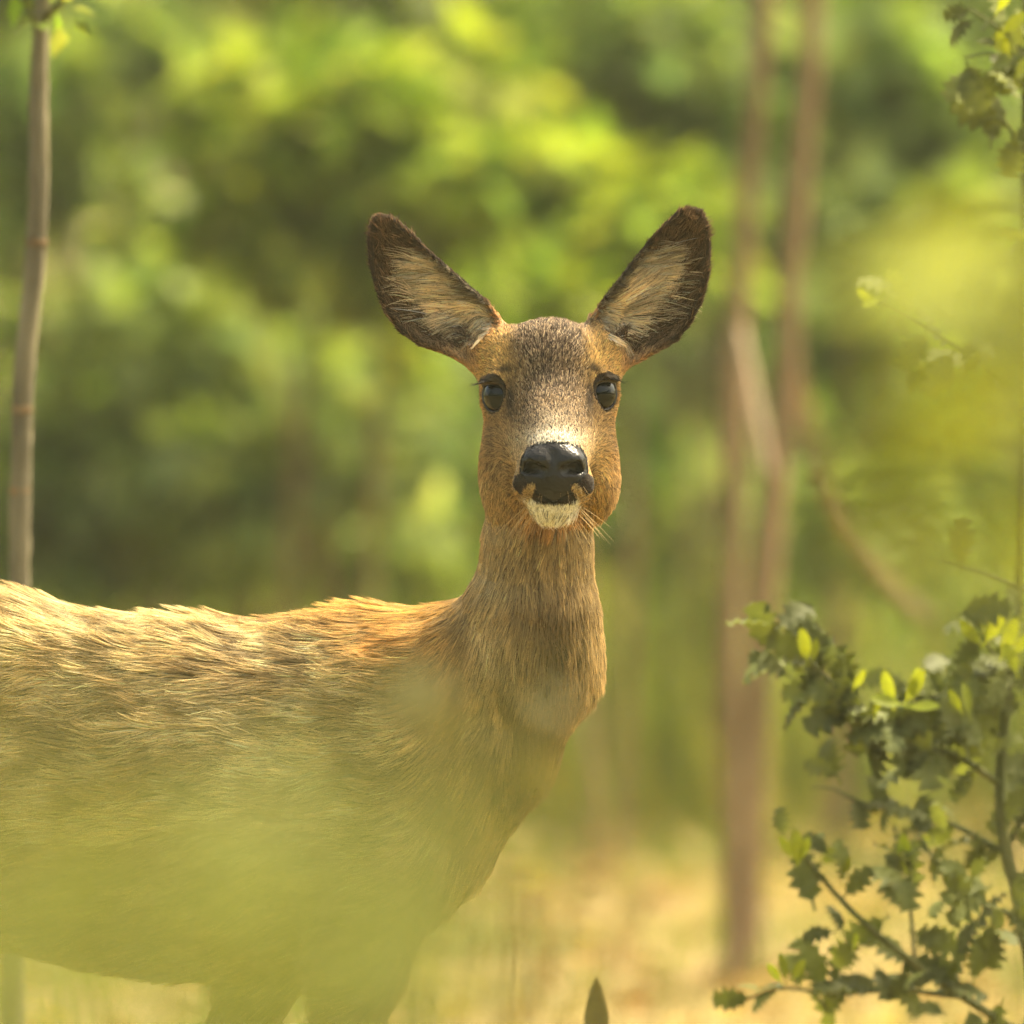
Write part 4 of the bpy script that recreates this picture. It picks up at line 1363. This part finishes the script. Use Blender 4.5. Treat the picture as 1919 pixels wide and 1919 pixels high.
def near_plant(name, label, base_px, d, tips, leaf_len, mat, seed, stems=4, filler=40, fill_w=0.25, fill_top=0.75):
    """tips: (px, py, dd) of leaves in view; filler: leaves lower down on the same stems"""
    bx = (base_px - 959.5) * S * d / DIST
    by = -DIST + d
    base = Vector((bx, by, float(ground_z(np.array([bx]), np.array([by]))[0])))
    root = empty(name, base, label, "plant")
    r = random.Random(seed)
    ms = [broad_leaf_mesh("near_leaf_%d_%d" % (seed, i), leaf_len, mat, seed + i) for i in range(3)]
    P = [at(x, y, d + dd) - base for (x, y, dd) in tips]
    groups = [P[i::stems] for i in range(stems)]
    for i, g in enumerate(groups):
        if not g: continue
        top = max(g, key=lambda p: p.z)
        o = Vector((r.uniform(-.04, .04), r.uniform(-.06, .06), -0.03))
        pts = spline([o, o + Vector((top.x * 0.2, top.y * 0.3, top.z * 0.35)), Vector((top.x * 0.75, top.y * 0.8, top.z * 0.75)), top], 6)
        V, F = tube(pts, np.linspace(0.0035, 0.0012, len(pts)), 6, 0.05, seed + i)
        new_mesh("stem", V, F, M_BARK_GREEN, root)
        for p in g:
            a = r.uniform(0, 2 * math.pi)
            put_leaf(r.choice(ms), "leaf", p, (math.cos(a), math.sin(a), r.uniform(-.5, .5)), r.uniform(-.9, .9), root, r.uniform(0.7, 1.15))
        for k in range(filler // stems):
            t = r.uniform(0.15, fill_top)
            p = pts[int(t * (len(pts) - 1))]
            a = r.uniform(0, 2 * math.pi)
            dr = Vector((math.cos(a), math.sin(a), r.uniform(-.4, .3)))
            put_leaf(r.choice(ms), "leaf", Vector(p) + dr * r.uniform(0.0, fill_w * 0.2), dr, r.uniform(-.7, .7), root, r.uniform(0.8, 1.3))
    return root


rv = random.Random(3)
tips = []


def veil(n, x0, x1, y0, y1, power=1.0):
    for _ in range(n):
        tips.append((rv.uniform(x0, x1), y0 + (y1 - y0) * rv.random() ** power, rv.choice((-0.2, 0.0, 0.2, 0.5, 1.0)) + rv.uniform(-0.1, 0.1)))


veil(12, -250, 250, 1480, 1900, 1.0)
veil(36, -350, 560, 1520, 2250, 1.0)
veil(17, 300, 800, 1560, 2150, 1.0)
veil(10, -250, 560, 1400, 1600, 0.8)
veil(10, 560, 900, 1430, 1680, 0.8)
veil(3, 850, 1050, 1450, 1800, 0.8)
near_plant("leafy_shoot", "yellow green leafy shoots close to the viewer, blurred to a veil over the deer's flank", 150, 2.3, tips, 0.029, M_FRONT, 200, 7, 60)

tips_r = [(1800, 440, 0), (1880, 400, .1), (1850, 560, -.1), (1900, 640, .1), (1860, 720, 0), (1920, 800, -.1), (1850, 860, .1), (1910, 930, 0), (1960, 520, .1), (1980, 700, 0), (1990, 900, .1), (1960, 330, 0), (1780, 880, 0), (2050, 600, .1), (2060, 960, 0), (1830, 500, .1), (1870, 600, .2), (1900, 720, .15), (1880, 800, .2), (1900, 560, -.1), (1900, 870, .1), (1930, 450, .1), (1860, 980, .1), (1950, 600, 0), (1950, 760, 0), (1830, 790, 0), (1910, 1040, .1), (1950, 1000, 0)]
near_plant("leafy_shoot", "bright lime leafy shoots blurred in front of the holly shrub", 2350, 4.5, tips_r, 0.054, M_FRONT_B, 230, 5, 50, 0.25, 0.4)

near_plant("leafy_shoot", "single green stalk with a few dull leaves blurred before the deer's shoulder", 760, 6.0, [(828, 1265, 0), (838, 1320, .02), (985, 1350, -.1), (1010, 1300, -.1), (975, 1420, -.1)], 0.034, M_DEAD, 260, 2, 14, 0.2, 0.6)


# ------------------------------------------------------------------ pointed dead leaf blade standing in the grass
def reed():
    d = 10.55
    base = at(1118, ground_row(d), d)
    base.z = float(ground_z(np.array([base.x]), np.array([base.y]))[0])
    root = empty("reed_plant", base, "pointed olive brown leaf blade standing up from the dry grass", "plant")
    r = random.Random(4)
    top = at(1117, 1806, d) - base
    for k, (h, lx, ly, w) in enumerate(((top.z, top.x, 0.0, 0.021), (0.22, -0.10, 0.05, 0.013), (0.19, 0.09, -0.03, 0.012), (0.16, 0.02, 0.10, 0.012))):
        n = 31
        V, F = [], []
        for i in range(n):
            t = i / (n - 1)
            ww = w * (0.55 + 0.45 * math.sin(min(1, t * 1.3) * math.pi / 2)) * (1 if t < 0.9 else max(0.02, ((1 - t) / 0.1) ** 0.6)) / 1.0
            c = Vector((lx * t * t, ly * t * t, h * t - 0.01))
            for s, dp in ((-0.5, 0), (0.12, 0.004), (0.5, 0.001)):
                V.append((c.x + s * ww, c.y + dp, c.z))
        for i in range(n - 1):
            a = i * 3
            F += [(a, a + 1, a + 4, a + 3), (a + 1, a + 2, a + 5, a + 4)]
        new_mesh("blade", V, F, M_DEAD, root)


reed()


# ------------------------------------------------------------------ the hazy air of the clearing
def haze():
    x0, x1, y0, y1, z0, z1 = -300, 300, -80, 440, -1.2, 9.5
    V = [(x, y, z) for x in (x0, x1) for y in (y0, y1) for z in (z0, z1)]
    F = [(0, 1, 3, 2), (4, 6, 7, 5), (0, 4, 5, 1), (2, 3, 7, 6), (0, 2, 6, 4), (1, 5, 7, 3)]
    m, nt, out = mat_new("hazy_air")
    v = nt.nodes.new("ShaderNodeVolumePrincipled")
    v.inputs['Color'].default_value = (0.92, 0.93, 0.66, 1)
    v.inputs['Density'].default_value = 0.0012
    v.inputs['Anisotropy'].default_value = 0.2
    nt.links.new(v.outputs[0], out.inputs['Volume'])
    o = new_mesh("haze", V, F, m, smooth=False)
    tag(o, "thin sunlit haze filling the clearing", "haze", kind="stuff")


haze()
